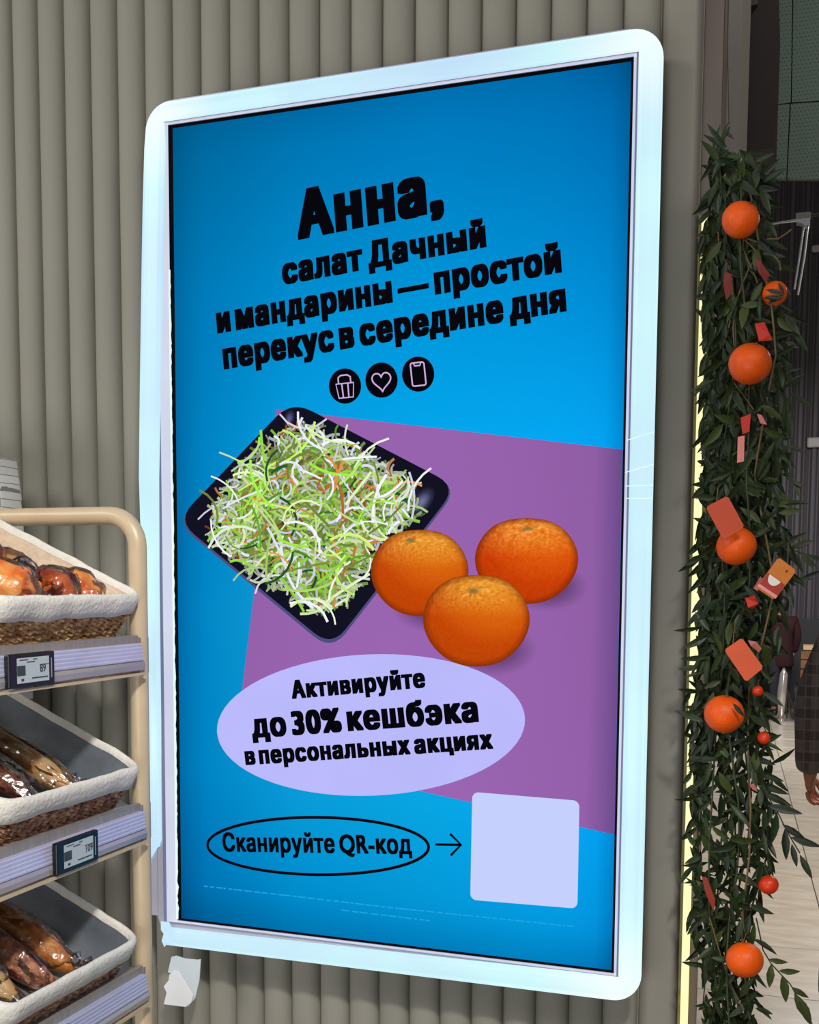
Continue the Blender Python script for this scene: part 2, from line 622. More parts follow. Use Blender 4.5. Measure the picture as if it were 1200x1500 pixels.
y1_, y2_ = yc + 0.001, YS - 0.004
bxl = P(247.5, 300, y2_)[0]; bxr = P(928.5, 100, y2_)[0]
bzt = P(600, 131.0, y2_)[1]; bzb = P(600, 1389.5, y2_)[1]
gxl = P(236.5, 700, y1_)[0]; gxr = P(932.5, 100, y1_)[0]
gzt = P(600, 126.5, y1_)[1]; gzb = P(600, 1393, y1_)[1]
obj('lip_gap', band(P(231, 700, y1_)[0], ixr, izb, izt, y1_ + 0.002, gxl, gxr, gzb, gzt, y1_ + 0.002), disp, M_lipline)
obj('inner_lip', band(gxl, gxr, gzb, gzt, y1_, bxl, bxr, bzb, bzt, y2_), disp, M_lip)['label'] = 'pale lavender bevelled inner lip'
# ragged bright chips along the left lip
random.seed(11)
chips = MB()
zz = P(250, 395, y2_)[1]
zend = P(250, 1350, y2_)[1]
pts = []
while zz > zend:
    t = (P(250, 395, y2_)[1] - zz) / (P(250, 395, y2_)[1] - zend)
    pts.append((bxl + random.uniform(-0.0005, 0.0012) + 0.0022 * t * random.random(), zz))
    zz -= random.uniform(0.004, 0.012)
rows = [[Vector((bxl - 0.003, y2_ - 0.001, z)), Vector((x, y2_ - 0.0025, z)), Vector((x, y2_ + 0.002, z))] for x, z in pts]
chips.grid(rows)
obj('ragged_edge', chips.mesh(), disp, mat('chipped_lit_edge', (236, 255, 250), 0.4, emit=0.95))

# black bezel and screen
obj('bezel', prism([(bxl - 0.004, bzb - 0.004), (bxr + 0.004, bzb - 0.004), (bxr + 0.004, bzt + 0.004), (bxl - 0.004, bzt + 0.004)], [],
                   fly, YS + 0.0005, 0.011), disp, mat('bezel_black', (4, 5, 10), 0.7, spec=0.1))
screen = empty('screen', (0, YS, Z0), disp)
screen['label'] = 'lit blue screen with an advertisement'

# colours of the picture on the screen: pixels of the panel, brightness falls off towards the left edge (viewing-angle dimming put into the colours)
CU = [0.0, 0.06, 0.3, 0.6, 0.85, 0.96, 1.0]
CV = [0.0, 0.04, 0.2, 0.4, 0.6, 0.8, 0.95, 1.0]
CC = [
    [(0, 86, 132), (0, 98, 150), (0, 106, 164), (0, 112, 176), (0, 108, 172), (0, 96, 158), (0, 80, 130)],
    [(0, 92, 142), (0, 106, 160), (0, 118, 180), (0, 122, 190), (0, 116, 184), (0, 108, 178), (0, 92, 150)],
    [(0, 104, 160), (0, 122, 184), (0, 140, 206), (0, 146, 214), (0, 140, 210), (0, 134, 206), (0, 112, 178)],
    [(0, 106, 164), (0, 130, 194), (6, 160, 226), (4, 168, 238), (4, 168, 242), (4, 164, 242), (0, 138, 210)],
    [(0, 106, 168), (0, 134, 196), (22, 160, 218), (10, 172, 236), (4, 176, 250), (4, 172, 252), (0, 146, 220)],
    [(0, 108, 170), (0, 132, 196), (10, 158, 218), (8, 168, 228), (6, 172, 246), (4, 168, 250), (0, 140, 216)],
    [(0, 92, 150), (0, 116, 180), (0, 142, 206), (4, 150, 214), (2, 156, 224), (4, 150, 224), (0, 122, 190)],
    [(0, 76, 128), (0, 96, 150), (0, 118, 178), (0, 124, 186), (0, 128, 192), (0, 122, 188), (0, 96, 152)],
]


def lerp_idx(arr, t):
    for i in range(len(arr) - 1):
        if t <= arr[i + 1]:
            return i, (t - arr[i]) / (arr[i + 1] - arr[i])
    return len(arr) - 2, 1.0


def bg(u, v):
    i, a = lerp_idx(CU, u); j, b = lerp_idx(CV, v)
    c = [0, 0, 0]
    for k in range(3):
        top = CC[j][i][k] * (1 - a) + CC[j][i + 1][k] * a
        bot = CC[j + 1][i][k] * (1 - a) + CC[j + 1][i + 1][k] * a
        c[k] = top * (1 - b) + bot * b
    return c


def coloured(me, fn):
    a = me.color_attributes.new('pic', 'FLOAT_COLOR', 'POINT')
    for i, v in enumerate(me.vertices):
        a.data[i].color = lin(fn(v.co))


M_pic = mat('screen_pixels', (0, 150, 220), 0.35, emit=1.0, attr='pic', spec=0.02)
NU, NV = 28, 46
mb = MB()
mb.grid([[Vector((-HW + 2 * HW * i / NU, YS, Z0 + HH - 2 * HH * j / NV)) for i in range(NU + 1)] for j in range(NV + 1)])
me = mb.mesh()
coloured(me, lambda p: bg((p.x + HW) / (2 * HW), (Z0 + HH - p.z) / (2 * HH)))
obj('blue_background', me, screen, M_pic)


def SP(px, py, layer):
    q = at(px, py, 1, YS - 0.0004 * layer)
    return q


def flat(name, pts, layer, material=None, colfn=None):
    vs = [SP(a, b, layer) for a, b in pts]
    tess = tessellate_polygon([vs])
    mb = MB(); mb.add(vs, [tuple(t) for t in tess])
    me = mb.mesh()
    if colfn: coloured(me, colfn); material = M_pic
    return obj(name, me, screen, material)


# purple field as a grid, with slight viewing-angle dimming put into its colour
def quad_grid(name, q, layer, fn, n=14):
    tl, tr, br, bl = [SP(a, b, layer) for a, b in q]
    mb = MB()
    mb.grid([[(tl * (1 - i / n) + tr * (i / n)) * (1 - j / n) + (bl * (1 - i / n) + br * (i / n)) * (j / n) for i in range(n + 1)]
             for j in range(n + 1)])
    me = mb.mesh(); coloured(me, fn)
    return obj(name, me, screen, M_pic)


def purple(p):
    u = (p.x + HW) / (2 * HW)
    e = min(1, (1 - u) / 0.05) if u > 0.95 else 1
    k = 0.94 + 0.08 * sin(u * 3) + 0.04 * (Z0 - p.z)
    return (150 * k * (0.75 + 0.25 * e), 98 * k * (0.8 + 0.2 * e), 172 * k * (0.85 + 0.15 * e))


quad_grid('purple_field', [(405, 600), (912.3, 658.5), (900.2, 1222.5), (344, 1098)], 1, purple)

M_ink = mat('screen_ink', (8, 7, 14), 0.4, emit=1.0, spec=0.02)
M_lav = mat('screen_lavender', (186, 186, 252), 0.4, emit=1.0, var=0.02, vscale=5, spec=0.02)
M_qr = mat('screen_card', (198, 208, 252), 0.4, emit=1.0, spec=0.02)
M_small = mat('screen_small_print', (34, 164, 226), 0.4, emit=1.0, spec=0.02)
M_icon = mat('screen_icon_line', (206, 176, 224), 0.4, emit=1.0, spec=0.02)


def ellipse_px(cx_, cy_, a, b, rot=0, n=72):
    out = []
    for k in range(n):
        t = 2 * pi * k / n
        x, y = a * cos(t), b * sin(t)
        out.append((cx_ + x * cos(rot) - y * sin(rot), cy_ + x * sin(rot) + y * cos(rot)))
    return out


# lavender bubble
flat('speech_bubble', ellipse_px(543.6, 1062.0, 225.8, 103.5, radians(-2.4)), 6, M_lav)


# thin outlines (strokes) as flat ribbons
def ribbon(name, pts, w, layer, material, closed=True, parent=None):
    P3 = [SP(a, b, layer) for a, b in pts]
    n = len(P3); rows = []
    for i in range(n):
        a = P3[(i - 1) % n] if (closed or i > 0) else P3[i]
        b = P3[(i + 1) % n] if (closed or i < n - 1) else P3[i]
        t = (b - a).normalized(); nn = Vector((-t.z, 0, t.x))
        rows.append([P3[i] + nn * w / 2, P3[i] - nn * w / 2])
    mb = MB(); mb.grid(rows, close_u=closed)
    if name is None: return mb
    return obj(name, mb.mesh(), parent or screen, material)


PXM = 0.00112
ribbon('oval_outline', ellipse_px(466, 1239.3, 162, 42, radians(0.6)), 4.8 * PXM, 3, M_ink)
ar = ribbon(None, [(638, 1237), (675, 1237.5)], 3.8 * PXM, 3, M_ink, False)
a2 = ribbon(None, [(659.5, 1221.5), (675.5, 1237.5), (660.5, 1253)], 3.8 * PXM, 3.2, M_ink, False)
ar.add(a2.v, a2.f)
obj('arrow', ar.mesh(), screen, M_ink)
# plain card (its code is left out)
tl, tr, br, bl = Vector((692, 1160)), Vector((849, 1173)), Vector((846, 1331)), Vector((689, 1318))
card = []
for u, v in rounded(0, 1, 0, 1, 0.06):
    p = (tl * (1 - u) + tr * u) * (1 - v) + (bl * (1 - u) + br * u) * v
    card.append((p.x, p.y))
flat('white_card', card, 5, M_qr)
# small print: rows of tiny strokes
random.seed(3)
sp = MB()
for (ax, ay, bx, by) in ((299, 1298, 414, 1311), (415, 1311, 585, 1331), (500, 1333, 624, 1348), (588, 1331, 840, 1357)):
    x = ax
    while x < bx:
        w = random.uniform(3, 13)
        y = ay + (by - ay) * (x - ax) / (bx - ax); y2 = ay + (by - ay) * (x + w - ax) / (bx - ax)
        q = [SP(x, y - 0.9, 2), SP(x + w, y2 - 0.9, 2), SP(x + w, y2 + 0.9, 2), SP(x, y + 0.9, 2)]
        sp.add(q, [(0, 1, 2, 3)])
        x += w + random.uniform(1.5, 4)
obj('small_print', sp.mesh(), screen, M_small)


# ---- lettering: outlines of the built-in font, filled contour by contour, thickened and set word by word
def word_faces(body, space):
    c = bpy.data.curves.new('w', 'FONT')
    c.body = body; c.size = 1.0; c.space_character = space
    o = bpy.data.objects.new('w', c); COL.objects.link(o)
    bpy.context.view_layer.update()
    cv = o.to_curve(bpy.context.evaluated_depsgraph_get())
    loops = []
    for sp_ in cv.splines:
        bp = sp_.bezier_points
        n = len(bp); lp = []
        for i in range(n):
            a, b = bp[i], bp[(i + 1) % n]
            p0, p1, p2, p3 = a.co, a.handle_right, b.handle_left, b.co
            straight = ((p1 - p0).cross(p3 - p0).length + (p2 - p0).cross(p3 - p0).length) < 1e-5
            m_ = 1 if straight else 5
            for k in range(m_):
                t = k / m_; q = 1 - t
                lp.append(p0 * q ** 3 + p1 * 3 * q * q * t + p2 * 3 * q * t * t + p3 * t ** 3)
        cl = []
        for p in lp:
            if not cl or (p - cl[-1]).length > 1e-5: cl.append(Vector((p.x, p.y, 0)))
        if len(cl) > 2 and (cl[0] - cl[-1]).length < 1e-5: cl.pop()
        if len(cl) > 2: loops.append(cl)
    o.to_curve_clear()
    bpy.data.objects.remove(o)
    # non-zero winding fill, cut into thin horizontal strips (outlines of this font overlap themselves)
    edges = []
    for l in loops:
        for k in range(len(l)):
            a, b = l[k - 1], l[k]
            if abs(a.y - b.y) > 1e-7: edges.append((a, b))
    ys = sorted(set(round(v.y, 5) for l in loops for v in l))
    lv = [ys[0]]
    for y in ys[1:]:
        if y - lv[-1] > 0.004: lv.append(y)
    full = [lv[0]]
    for y in lv[1:]:
        n_ = max(1, int((y - full[-1]) / 0.06))
        y0_ = full[-1]
        for k in range(1, n_ + 1): full.append(y0_ + (y - y0_) * k / n_)
    vs, fs = [], []
    for ya, yb in zip(full[:-1], full[1:]):
        ym = (ya + yb) / 2
        act = []
        for a, b in edges:
            lo, hi = min(a.y, b.y), max(a.y, b.y)
            if lo < ym < hi:
                fx = lambda y: a.x + (b.x - a.x) * (min(max(y, lo), hi) - a.y) / (b.y - a.y)
                act.append((fx(ym), fx(ya), fx(yb), 1 if b.y > a.y else -1))
        act.sort(key=lambda e: e[0])
        w = 0
        for e in act:
            if w == 0: st = e
            w += e[3]
            if w == 0:
                n = len(vs)
                vs += [Vector((st[1], ya, -1)), Vector((e[1], ya, 1)), Vector((e[2], yb, 1)), Vector((st[2], yb, -1))]
                fs.append((n, n + 1, n + 2, n + 3))
    return vs, fs


def text(name, body, pl, pr_, cap_px, off=(0.06, 0.02), layer=3, space=1.0, gap=0.16, material=None):
    """baseline from pixel pl to pixel pr_ on the screen; cap height in pixels"""
    ox, oy = off
    co, fc = [], []
    x = 0.0
    for w_ in body.split(' '):
        vs, fs = word_faces(w_, space)
        x0_ = min(v.x for v in vs); x1_ = max(v.x for v in vs)
        n = len(co)
        co += [Vector((v.x - x0_ + x, v.y, v.z)) for v in vs]
        fc += [tuple(q + n for q in f) for f in fs]
        x += x1_ - x0_ + gap + 2 * ox
    vs, fs = [], []
    for b in (-1, -0.33, 0.33, 1):
        n = len(vs)
        vs += [Vector((p.x + ox * p.z, p.y + oy * b, 0)) for p in co]
        fs += [tuple(q + n for q in f) for f in fc]
    x0_ = min(v.x for v in vs); x1_ = max(v.x for v in vs)
    A = SP(pl[0], pl[1], layer); B = SP(pr_[0], pr_[1], layer)
    U = (B - A) / (x1_ - x0_)
    mid = ((pl[0] + pr_[0]) / 2, (pl[1] + pr_[1]) / 2)
    h = (SP(mid[0], mid[1] - cap_px, layer) - SP(mid[0], mid[1], layer)).length
    un = U.normalized()
    V = Vector((-un.z, 0, un.x)) * (h / (0.727 + 2 * oy))
    me = mesh_of([A + U * (v.x - x0_) + V * (v.y + oy) for v in vs], fs)
    return obj('lettering', me, screen, material or M_ink)


text('t', 'Анна,', (436.5, 352), (651, 309.5), 75, off=(0.076, 0.036), space=1.17)
text('t', 'салат Дачный', (414.5, 417.5), (713, 362), 41, off=(0.076, 0.042), space=1.17, gap=0.20)
text('t', 'и мандарины — простой', (318.5, 489), (823.5, 399), 42, off=(0.076, 0.042), space=1.17, gap=0.20)
text('t', 'перекус в середине дня', (328, 541.5), (830.5, 456), 42, off=(0.076, 0.042), space=1.17, gap=0.20)
text('t', 'Активируйте', (428, 1024), (624, 1007), 28, off=(0.074, 0.034), layer=8, space=1.17, gap=0.20)
text('t', 'до 30% кешбэка', (370, 1081.5), (702, 1057.5), 38, off=(0.068, 0.032), layer=8, space=1.15, gap=0.20)
text('t', 'в персональных акциях', (360, 1121), (723, 1097), 28, off=(0.074, 0.034), layer=8, space=1.17, gap=0.20)
text('t', 'Сканируйте QR-код', (327, 1247.5), (604, 1251.5), 29, off=(0.042, 0.024), space=1.08, gap=0.24)

# ---- three round icons
for n_, (cx_, cy_) in enumerate(((505.5, 565.5), (559, 556.8), (612.7, 548))):
    disc_ = flat('round_icon', ellipse_px(cx_, cy_, 23.6, 25.8), 3, M_ink)
    s = 1.0

    def L_(pts, closed=False):
        rot = radians(-6)
        q = [(cx_ + x * cos(rot) - y * sin(rot), cy_ + x * sin(rot) + y * cos(rot)) for x, y in pts]
        return ribbon(None, q, 2.2 * PXM, 4.5, M_icon, closed)
    mb = MB()
    if n_ == 0:
        for pts, cl in (([(-13, -4), (13, -4), (10.5, 17), (-10.5, 17)], True), ([(-9, -4), (-9, -13), (-5, -16), (5, -16), (9, -13), (9, -4)], False),
                        ([(-4.5, -4), (-4, 17)], False), ([(4.5, -4), (4, 17)], False)):
            r_ = L_(pts, cl); mb.add(r_.v, r_.f)
    elif n_ == 1:
        h = []
        for k in range(40):
            t = 2 * pi * k / 40
            h.append((0.86 * 16 * sin(t) ** 3, -(1.0 * (13 * cos(t) - 5 * cos(2 * t) - 2 * cos(3 * t) - cos(4 * t))) * 0.95 + 1))
        r_ = L_(h, True); mb.add(r_.v, r_.f)
    else:
        r_ = L_([(a, b) for a, b in rounded(-10, 10, -17, 17, 3, 3)], True); mb.add(r_.v, r_.f)
        r_ = L_([(-5, -16), (-4, -12.5), (4, -12.5), (5, -16)], False); mb.add(r_.v, r_.f)
    obj('icon_lines', mb.mesh(), screen, M_icon)

# ---- printed plate with salad
def round_poly(pts, r, n=6):
    out = []
    m = len(pts)
    for i in range(m):
        p = Vector(pts[i]); a = Vector(pts[i - 1]); b = Vector(pts[(i + 1) % m])
        da = (a - p).normalized(); db = (b - p).normalized()
        s_, e_ = p + da * r, p + db * r
        for k in range(n + 1):
            t = k / n
            q = s_ * (1 - t) ** 2 + p * 2 * t * (1 - t) + e_ * t ** 2
            out.append((q.x, q.y))
    return out


plate_o = round_poly([(257, 762), (427, 584), (672, 712), (486, 951)], 34)
M_pl0 = mat('plate_underside', (34, 34, 62), 0.6, emit=1.0, spec=0.02)
M_pl1 = mat('plate_black', (18, 18, 34), 0.6, emit=1.0, spec=0.02)
M_pl2 = mat('plate_well', (34, 34, 54), 0.6, emit=1.0, spec=0.02)
flat('plate_picture', [(x, y + 3) for x, y in plate_o], 2, mat('plate_rim_light', (78, 78, 124), 0.6, emit=1.0, spec=0.02))
c0 = Vector((461, 765))
flat('plate_picture', [(c0.x + (x - c0.x) * 0.99, c0.y + (y - c0.y) * 0.985) for x, y in plate_o], 2.6, M_pl1)


def plate_col(p):
    n = noise.noise(p * 40) * 6
    d = max(0, (p.x + 0.02) * 2.4) ** 2
    return (26 + n + 60 * d, 26 + n + 60 * d, 44 + n + 80 * d)


flat('plate_picture', round_poly([(300, 762), (427, 628), (628, 722), (482, 905)], 26), 3.2, None, plate_col)


def glare(cx_, cy_, a, b, rot, c, layer=3.6):
    """soft printed highlight: centre bright, edge equal to the plate"""
    mb = MB(); ctr = SP(cx_, cy_, layer)
    rings = [[ctr] * 24]
    for rr in (0.35, 0.65, 1.0):
        rings.append([SP(x, y, layer) for x, y in ellipse_px(cx_, cy_, a * rr, b * rr, rot, 24)])
    mb.grid(rings, close_v=True)
    me = mb.mesh()
    lut = {}
    A = me.color_attributes.new('pic', 'FLOAT_COLOR', 'POINT')
    for i in range(len(me.vertices)):
        k = (1, 0.7, 0.3, 0)[min(3, i // 24)]
        A.data[i].color = lin(tuple(a_ * k + b_ * (1 - k) for a_, b_ in zip(c, (20, 20, 36))))
    obj('plate_picture', me, screen, M_pic)


glare(618, 735, 26, 14, radians(-52), (120, 120, 168))
glare(424, 613, 8, 14, radians(15), (96, 96, 150))

random.seed(21)
poly_s = [(438, 620), (489, 633), (555, 676), (606, 702), (616, 738), (606, 768), (556, 790), (538, 845), (505, 885), (470, 898),
          (402, 865), (352, 824), (306, 788), (316, 727), (362, 671), (402, 636)]


def inside(x, y, poly):
    r_ = False
    for i in range(len(poly)):
        x1, y1 = poly[i]; x2, y2 = poly[i - 1]
        if (y1 > y) != (y2 > y) and x < (x2 - x1) * (y - y1) / (y2 - y1) + x1:
            r_ = not r_
    return r_


salcol = [((216, 218, 236), 22), ((200, 216, 160), 22), ((172, 212, 100), 26), ((140, 204, 60), 20), ((84, 150, 40), 6), ((30, 84, 44), 2),
          ((196, 132, 66), 9), ((176, 100, 50), 5), ((110, 130, 60), 8)]
bag_ = [c for c, w in salcol for _ in range(w)]
mb = MB(); cols = []
# dark understory first
for k in range(1500):
    while True:
        x = random.uniform(300, 620); y = random.uniform(615, 900)
        if inside(x, y, poly_s): break
    edge = not inside(461 + (x - 461) * 1.22, 760 + (y - 760) * 1.22, poly_s)
    Lx = random.uniform(14, 42 if not edge else 30) if k < 1380 else random.uniform(40, 84)
    a = random.uniform(0, pi)
    bend = random.uniform(-1.1, 1.1)
    w = random.uniform(2.2, 4.6)
    c = random.choice(bag_)
    if edge and random.random() < 0.55: c = random.choice([(222, 222, 240), (206, 216, 196), (186, 206, 150)])
    depth = k / 1500
    sh_ = 0.62 + 0.42 * depth + random.uniform(-0.12, 0.12)
    c = tuple(min(255, v * sh_) for v in c)
    lay = 4.0 + 3.5 * depth
    pts = []
    for i in range(6):
        t = i / 5 - 0.5
        aa = a + bend * t
        pts.append((x + cos(aa) * Lx * t, y + sin(aa) * Lx * t))
    rb = ribbon(None, pts, w * PXM, lay, None, False)
    mb.add(rb.v, rb.f)
    cols += [c if i % 2 else tuple(min(255, v * 1.08) for v in c) for i in range(len(rb.v))]
me = mesh_of(mb.v, mb.f)
A = me.color_attributes.new('pic', 'FLOAT_COLOR', 'POINT')
for i, c in enumerate(cols): A.data[i].color = lin(c)
o = obj('salad_picture', me, screen, M_pic); o['kind'] = 'stuff'
o['label'] = 'picture of shredded green and white salad'
flat('salad_picture_ground', [(461 + (x - 461) * 0.9, 760 + (y - 760) * 0.9) for x, y in poly_s], 3.8, mat('salad_shadow', (112, 136, 56), 0.6, emit=1.0, spec=0.02))


# ---- printed tangerines
def tangerine(cx_, cy_, a, b, sx, sy, layer, red):
    mb = MB(); NR, NA = 34, 96
    rows = []
    uv = []
    for i in range(NR + 1):
        rr = i / NR
        row = []
        for k in range(NA):
            t = 2 * pi * k / NA
            # a squat fruit: flattened top
            sq = 1 - 0.07 * max(0, -sin(t)) ** 4 + 0.02 * cos(2 * t)
            x, y = a * rr * cos(t) * (1 + 0.015 * cos(4 * t)), b * rr * sin(t) * sq
            row.append(SP(cx_ + x, cy_ + y, layer)); uv.append((x / a, y / b, rr))
        rows.append(row)
    mb.grid(rows, close_v=True)
    me = mesh_of(mb.v, mb.f)
    A = me.color_attributes.new('pic', 'FLOAT_COLOR', 'POINT')
    stx, sty = (sx - cx_) / a, (sy - cy_) / b
    for i, (x, y, rr) in enumerate(uv):
        # light from above right
        zc = sqrt(max(0, 1 - min(1, rr) ** 2))
        lam = max(0, 0.30 * x - 0.62 * y + 0.70 * zc)
        base = Vector((222, 80, 8)) * (0.86 + 0.08 * lam) + Vector((22, 50, 14)) * max(0, lam - 0.3) * 1.1
        if red: base = Vector((base.x + 4, base.y * 0.88, base.z * 0.9))
        pr2 = noise.noise(Vector((x * 22, y * 22, cx_))) + 0.6 * noise.noise(Vector((x * 45, y * 45, cx_)))
        top = max(0, min(1, (-y - 0.05) * 1.5)) * zc ** 0.4
        base += Vector((26, 36, 34)) * pr2 * (0.2 + 1.5 * top) + Vector((10, 52, 40)) * top
        d = sqrt(((x - stx) * 1.0) ** 2 + ((y - sty) * 1.5) ** 2)
        an = atan2(y - sty, x - stx)
        base *= 1 - 0.32 * math.exp(-(d / 0.10) ** 2)
        star = max(0, cos(an * 7)) ** 3 * math.exp(-((d - 0.16) / 0.12) ** 2)
        base += Vector((30, 40, 34)) * star
        if d < 0.055: base = Vector((112, 124, 78))
        rim = max(0, rr - 0.86) / 0.14
        base *= 1 - 0.28 * rim
        A.data[i].color = lin(tuple(max(0, min(255, v)) for v in base))
    return obj('tangerine_picture', me, screen, M_pic)


def soft_shadow(cx_, cy_, a, b):
    mb = MB()
    rings = []
    ks = (0, 0.5, 0.8, 1.0)
    for rr in ks:
        rings.append([SP(x, y, 1.6) for x, y in ellipse_px(cx_, cy_, a * rr, b * rr, 0, 32)])
    mb.grid(rings, close_v=True)
    me = mesh_of(mb.v, mb.f)
    A = me.color_attributes.new('pic', 'FLOAT_COLOR', 'POINT')
    for i in range(len(me.vertices)):
        k = (0.62, 0.72, 0.9, 1.0)[i // 32]
        A.data[i].color = lin(tuple(v * k for v in purple(me.vertices[i].co)))
    obj('picture_shadow', me, screen, M_pic)


soft_shadow(640, 892, 66, 36); soft_shadow(800, 860, 62, 36); soft_shadow(722, 952, 66, 40)
tangerine(615, 837, 70.5, 67, 601, 791, 8.2, False)
tangerine(771.5, 819.5, 74.5, 66.5, 772.5, 774, 8.2, True)
tangerine(698, 907, 77, 71, 694, 866, 9.2, False)

# ---- torn white paper flap taped under the frame
pf = empty('paper_flap', at(266, 1405, 1, -0.005))
tag(pf, 'torn folded white paper flap hanging under lower left corner of the screen frame', 'paper')
M_paper = mat('white_paper', (246, 246, 248), 0.7, bump=0.1, bscale=50)
M_paper2 = mat('bluish_white_paper', (214, 224, 230), 0.7, bump=0.1, bscale=50)


def thick_poly(px_pts, y, th):
    pl = [P(a, b, y) for a, b in px_pts]
    return prism(pl, [], fly, y, y + th)


obj('paper_back', thick_poly([(251, 1402), (258, 1400), (270, 1404), (290, 1406), (294, 1405), (292, 1436), (286, 1462), (276, 1474), (262, 1470), (262, 1430), (246, 1424)], -0.006, 0.0018), pf, M_paper2)
me = thick_poly([(256, 1421), (262, 1423), (283, 1458), (280, 1469), (272, 1475), (256, 1473), (240, 1471), (244, 1454), (240, 1445), (247, 1436), (248, 1428)], -0.009, 0.0018)
obj('paper_fold', me, pf, M_paper)

# ------------------------------------------------------------------ bread rack
XF = -0.345                                  # front plane of the price rails
YR = -0.20                                   # far end of the rack
YN = -0.86
PR = 0.0153
XP = -0.36
XB = -0.80
rack = empty('bread_rack', (-0.55, -0.5, 0))
tag(rack, 'beige tubular bread rack with tilted shelves and lilac price rails beside the screen', 'rack')


def zpx(px, py, x=None, y=None):
    return (at(px, py, 0, x) if x is not None else at(px, py, 1, y)).z


z_top = at(100, 756.5, 1, YR).z


def end_frame(y):
    mb = MB()
    rr = 0.052
    pts = [(XP, y, 0.02), (XP, y, 0.6), (XP, y, 1.2)]
    pts.append((XP, y, z_top - rr))
    for k in range(1, 9):
        a = radians(90 * k / 8)
        pts.append((XP - rr + rr * cos(a), y, z_top - rr + rr * sin(a)))
    for k in range(0, 9):
        a = radians(90 + 90 * k / 8)
        pts.append((XB + rr + rr * cos(a), y, z_top - rr + rr * sin(a)))
    pts += [(XB, y, 1.2), (XB, y, 0.02)]
    mb.tube(pts, PR, 16)
    return mb.mesh()


for y in (YR, YN):
    obj('end_frame', end_frame(y), rack, M_post, True)
    for x in (XP, XB):
        mb = MB(); mb.tube([(x, y, 0), (x, y, 0.022)], 0.022, 14)
        obj('foot', mb.mesh(), rack, M_black)
TILT = radians(24)
U_ = Vector((-cos(TILT), 0, sin(TILT)))
N_ = Vector((sin(TILT), 0, cos(TILT)))
V_ = Vector((0, -1, 0))
rail_tops = [zpx(207, 941, x=XF), zpx(207, 1188, x=XF), zpx(210, 1427, x=XF)]
step = rail_tops[0] - rail_tops[1]
rail_tops.append(rail_tops[2] - step)
rail_tops.append(rail_tops[3] - step)
R_END = YR - 0.016
for zi, zr in enumerate(rail_tops):
    sh_ = MB()
    # shelf pan with front lip (cross-section in XZ extruded along Y)
    def ext(section, y0, y1):
        mb = MB()
        mb.grid([[Vector((x, y0, z)) for x, z in section], [Vector((x, y1, z)) for x, z in section]], close_v=True)
        n = len(section)
        mb.f.append(tuple(range(n))); mb.f.append(tuple(range(2 * n - 1, n - 1, -1)))
        return mb.mesh()
    o_ = Vector((XF - 0.010, 0, zr - 0.006))
    a0 = o_; a1 = o_ + U_ * 0.47
    th = N_ * 0.004
    up = Vector((0, 0, 0.013))
    sec = [(a0.x, a0.z), (a1.x, a1.z), (a1.x + th.x, a1.z + th.z), (a0.x - 0.006 + th.x, a0.z + th.z + 0.002), (a0.x - 0.003, a0.z + 0.018), (a0.x + 0.004, a0.z + 0.017), (a0.x + 0.004, a0.z)]
    shelf = obj('shelf', ext(sec, R_END + 0.0, YN - 0.004), rack, M_shelf)
    # price rail: ribbed lilac face
    ys0, ys1 = R_END - 0.004, YN
    face = []
    n = 5
    top, bot = zr - 0.001, zr - 0.030
    for k in range(n):
        z1 = top - (top - bot) * k / n; z2 = top - (top - bot) * (k + 1) / n
        xo = XF + 0.004 + 0.004 * k / n
        face += [(xo - 0.0006, z1), (xo + 0.0003, z1 - (z1 - z2) * 0.3), (xo + 0.0003, z1 - (z1 - z2) * 0.75)]
    face += [(XF + 0.006, bot), (XF - 0.006, bot), (XF - 0.006, top)]
    pr_o = obj('price_rail', ext(face, ys0, ys1), rack, M_lilac)
    pr_o['label'] = 'ribbed lilac price rail'
    # lower lip, curved out then a thin beige edge
    lip = [(XF + 0.008, bot - 0.0004), (XF + 0.010, bot - 0.006), (XF + 0.009, bot - 0.014), (XF + 0.003, bot - 0.0175), (XF - 0.006, bot - 0.0175), (XF - 0.006, bot - 0.0004)]
    obj('rail_lip', ext(lip, ys0, ys1), rack, M_raillow)
    be = [(XF + 0.012, bot - 0.018), (XF + 0.012, bot - 0.0225), (XF - 0.03, bot - 0.028), (XF - 0.03, bot - 0.024)]
    obj('rail_edge', ext(be, ys0, ys1), rack, M_post)
    # bracket to the far post
    bk = MB(); bk.box(XF - 0.022, XF - 0.004, YR - 0.016, YR + 0.012, bot - 0.022, zr + 0.008)
    obj('bracket', bk.mesh(), rack, M_shelf)

# ------------------------------------------------------------------ baskets
DX, DV = 0.40, None
basket_defs = []
for (pr_px, pl_px) in (((209, 877), (-6, 871)), ((209, 1125), (8, 1178)), ((206, 1376), (8, 1478))):
    xb = XF + 0.006
    a = at(*pr_px, 0, xb); b = at(*pl_px, 0, xb)
    basket_defs.append((a, b))


def rim_loop(L, D, off, n_side=26, rad=0.03):
    """closed loop in (u,v) of a rounded rectangle u in[0,D], v in [0,L] grown by off"""
    pts = rounded(-off, D + off, -off, L + off, max(0.004, rad + off), 5)
    # resample
    out = []
    m = len(pts)
    for i in range(m):
        a = Vector(pts[i]); b = Vector(pts[(i + 1) % m])
        d = (b - a).length
        k = max(1, int(d / 0.014))
        for j in range(k):
            out.append(tuple(a + (b - a) * j / k))
    return out


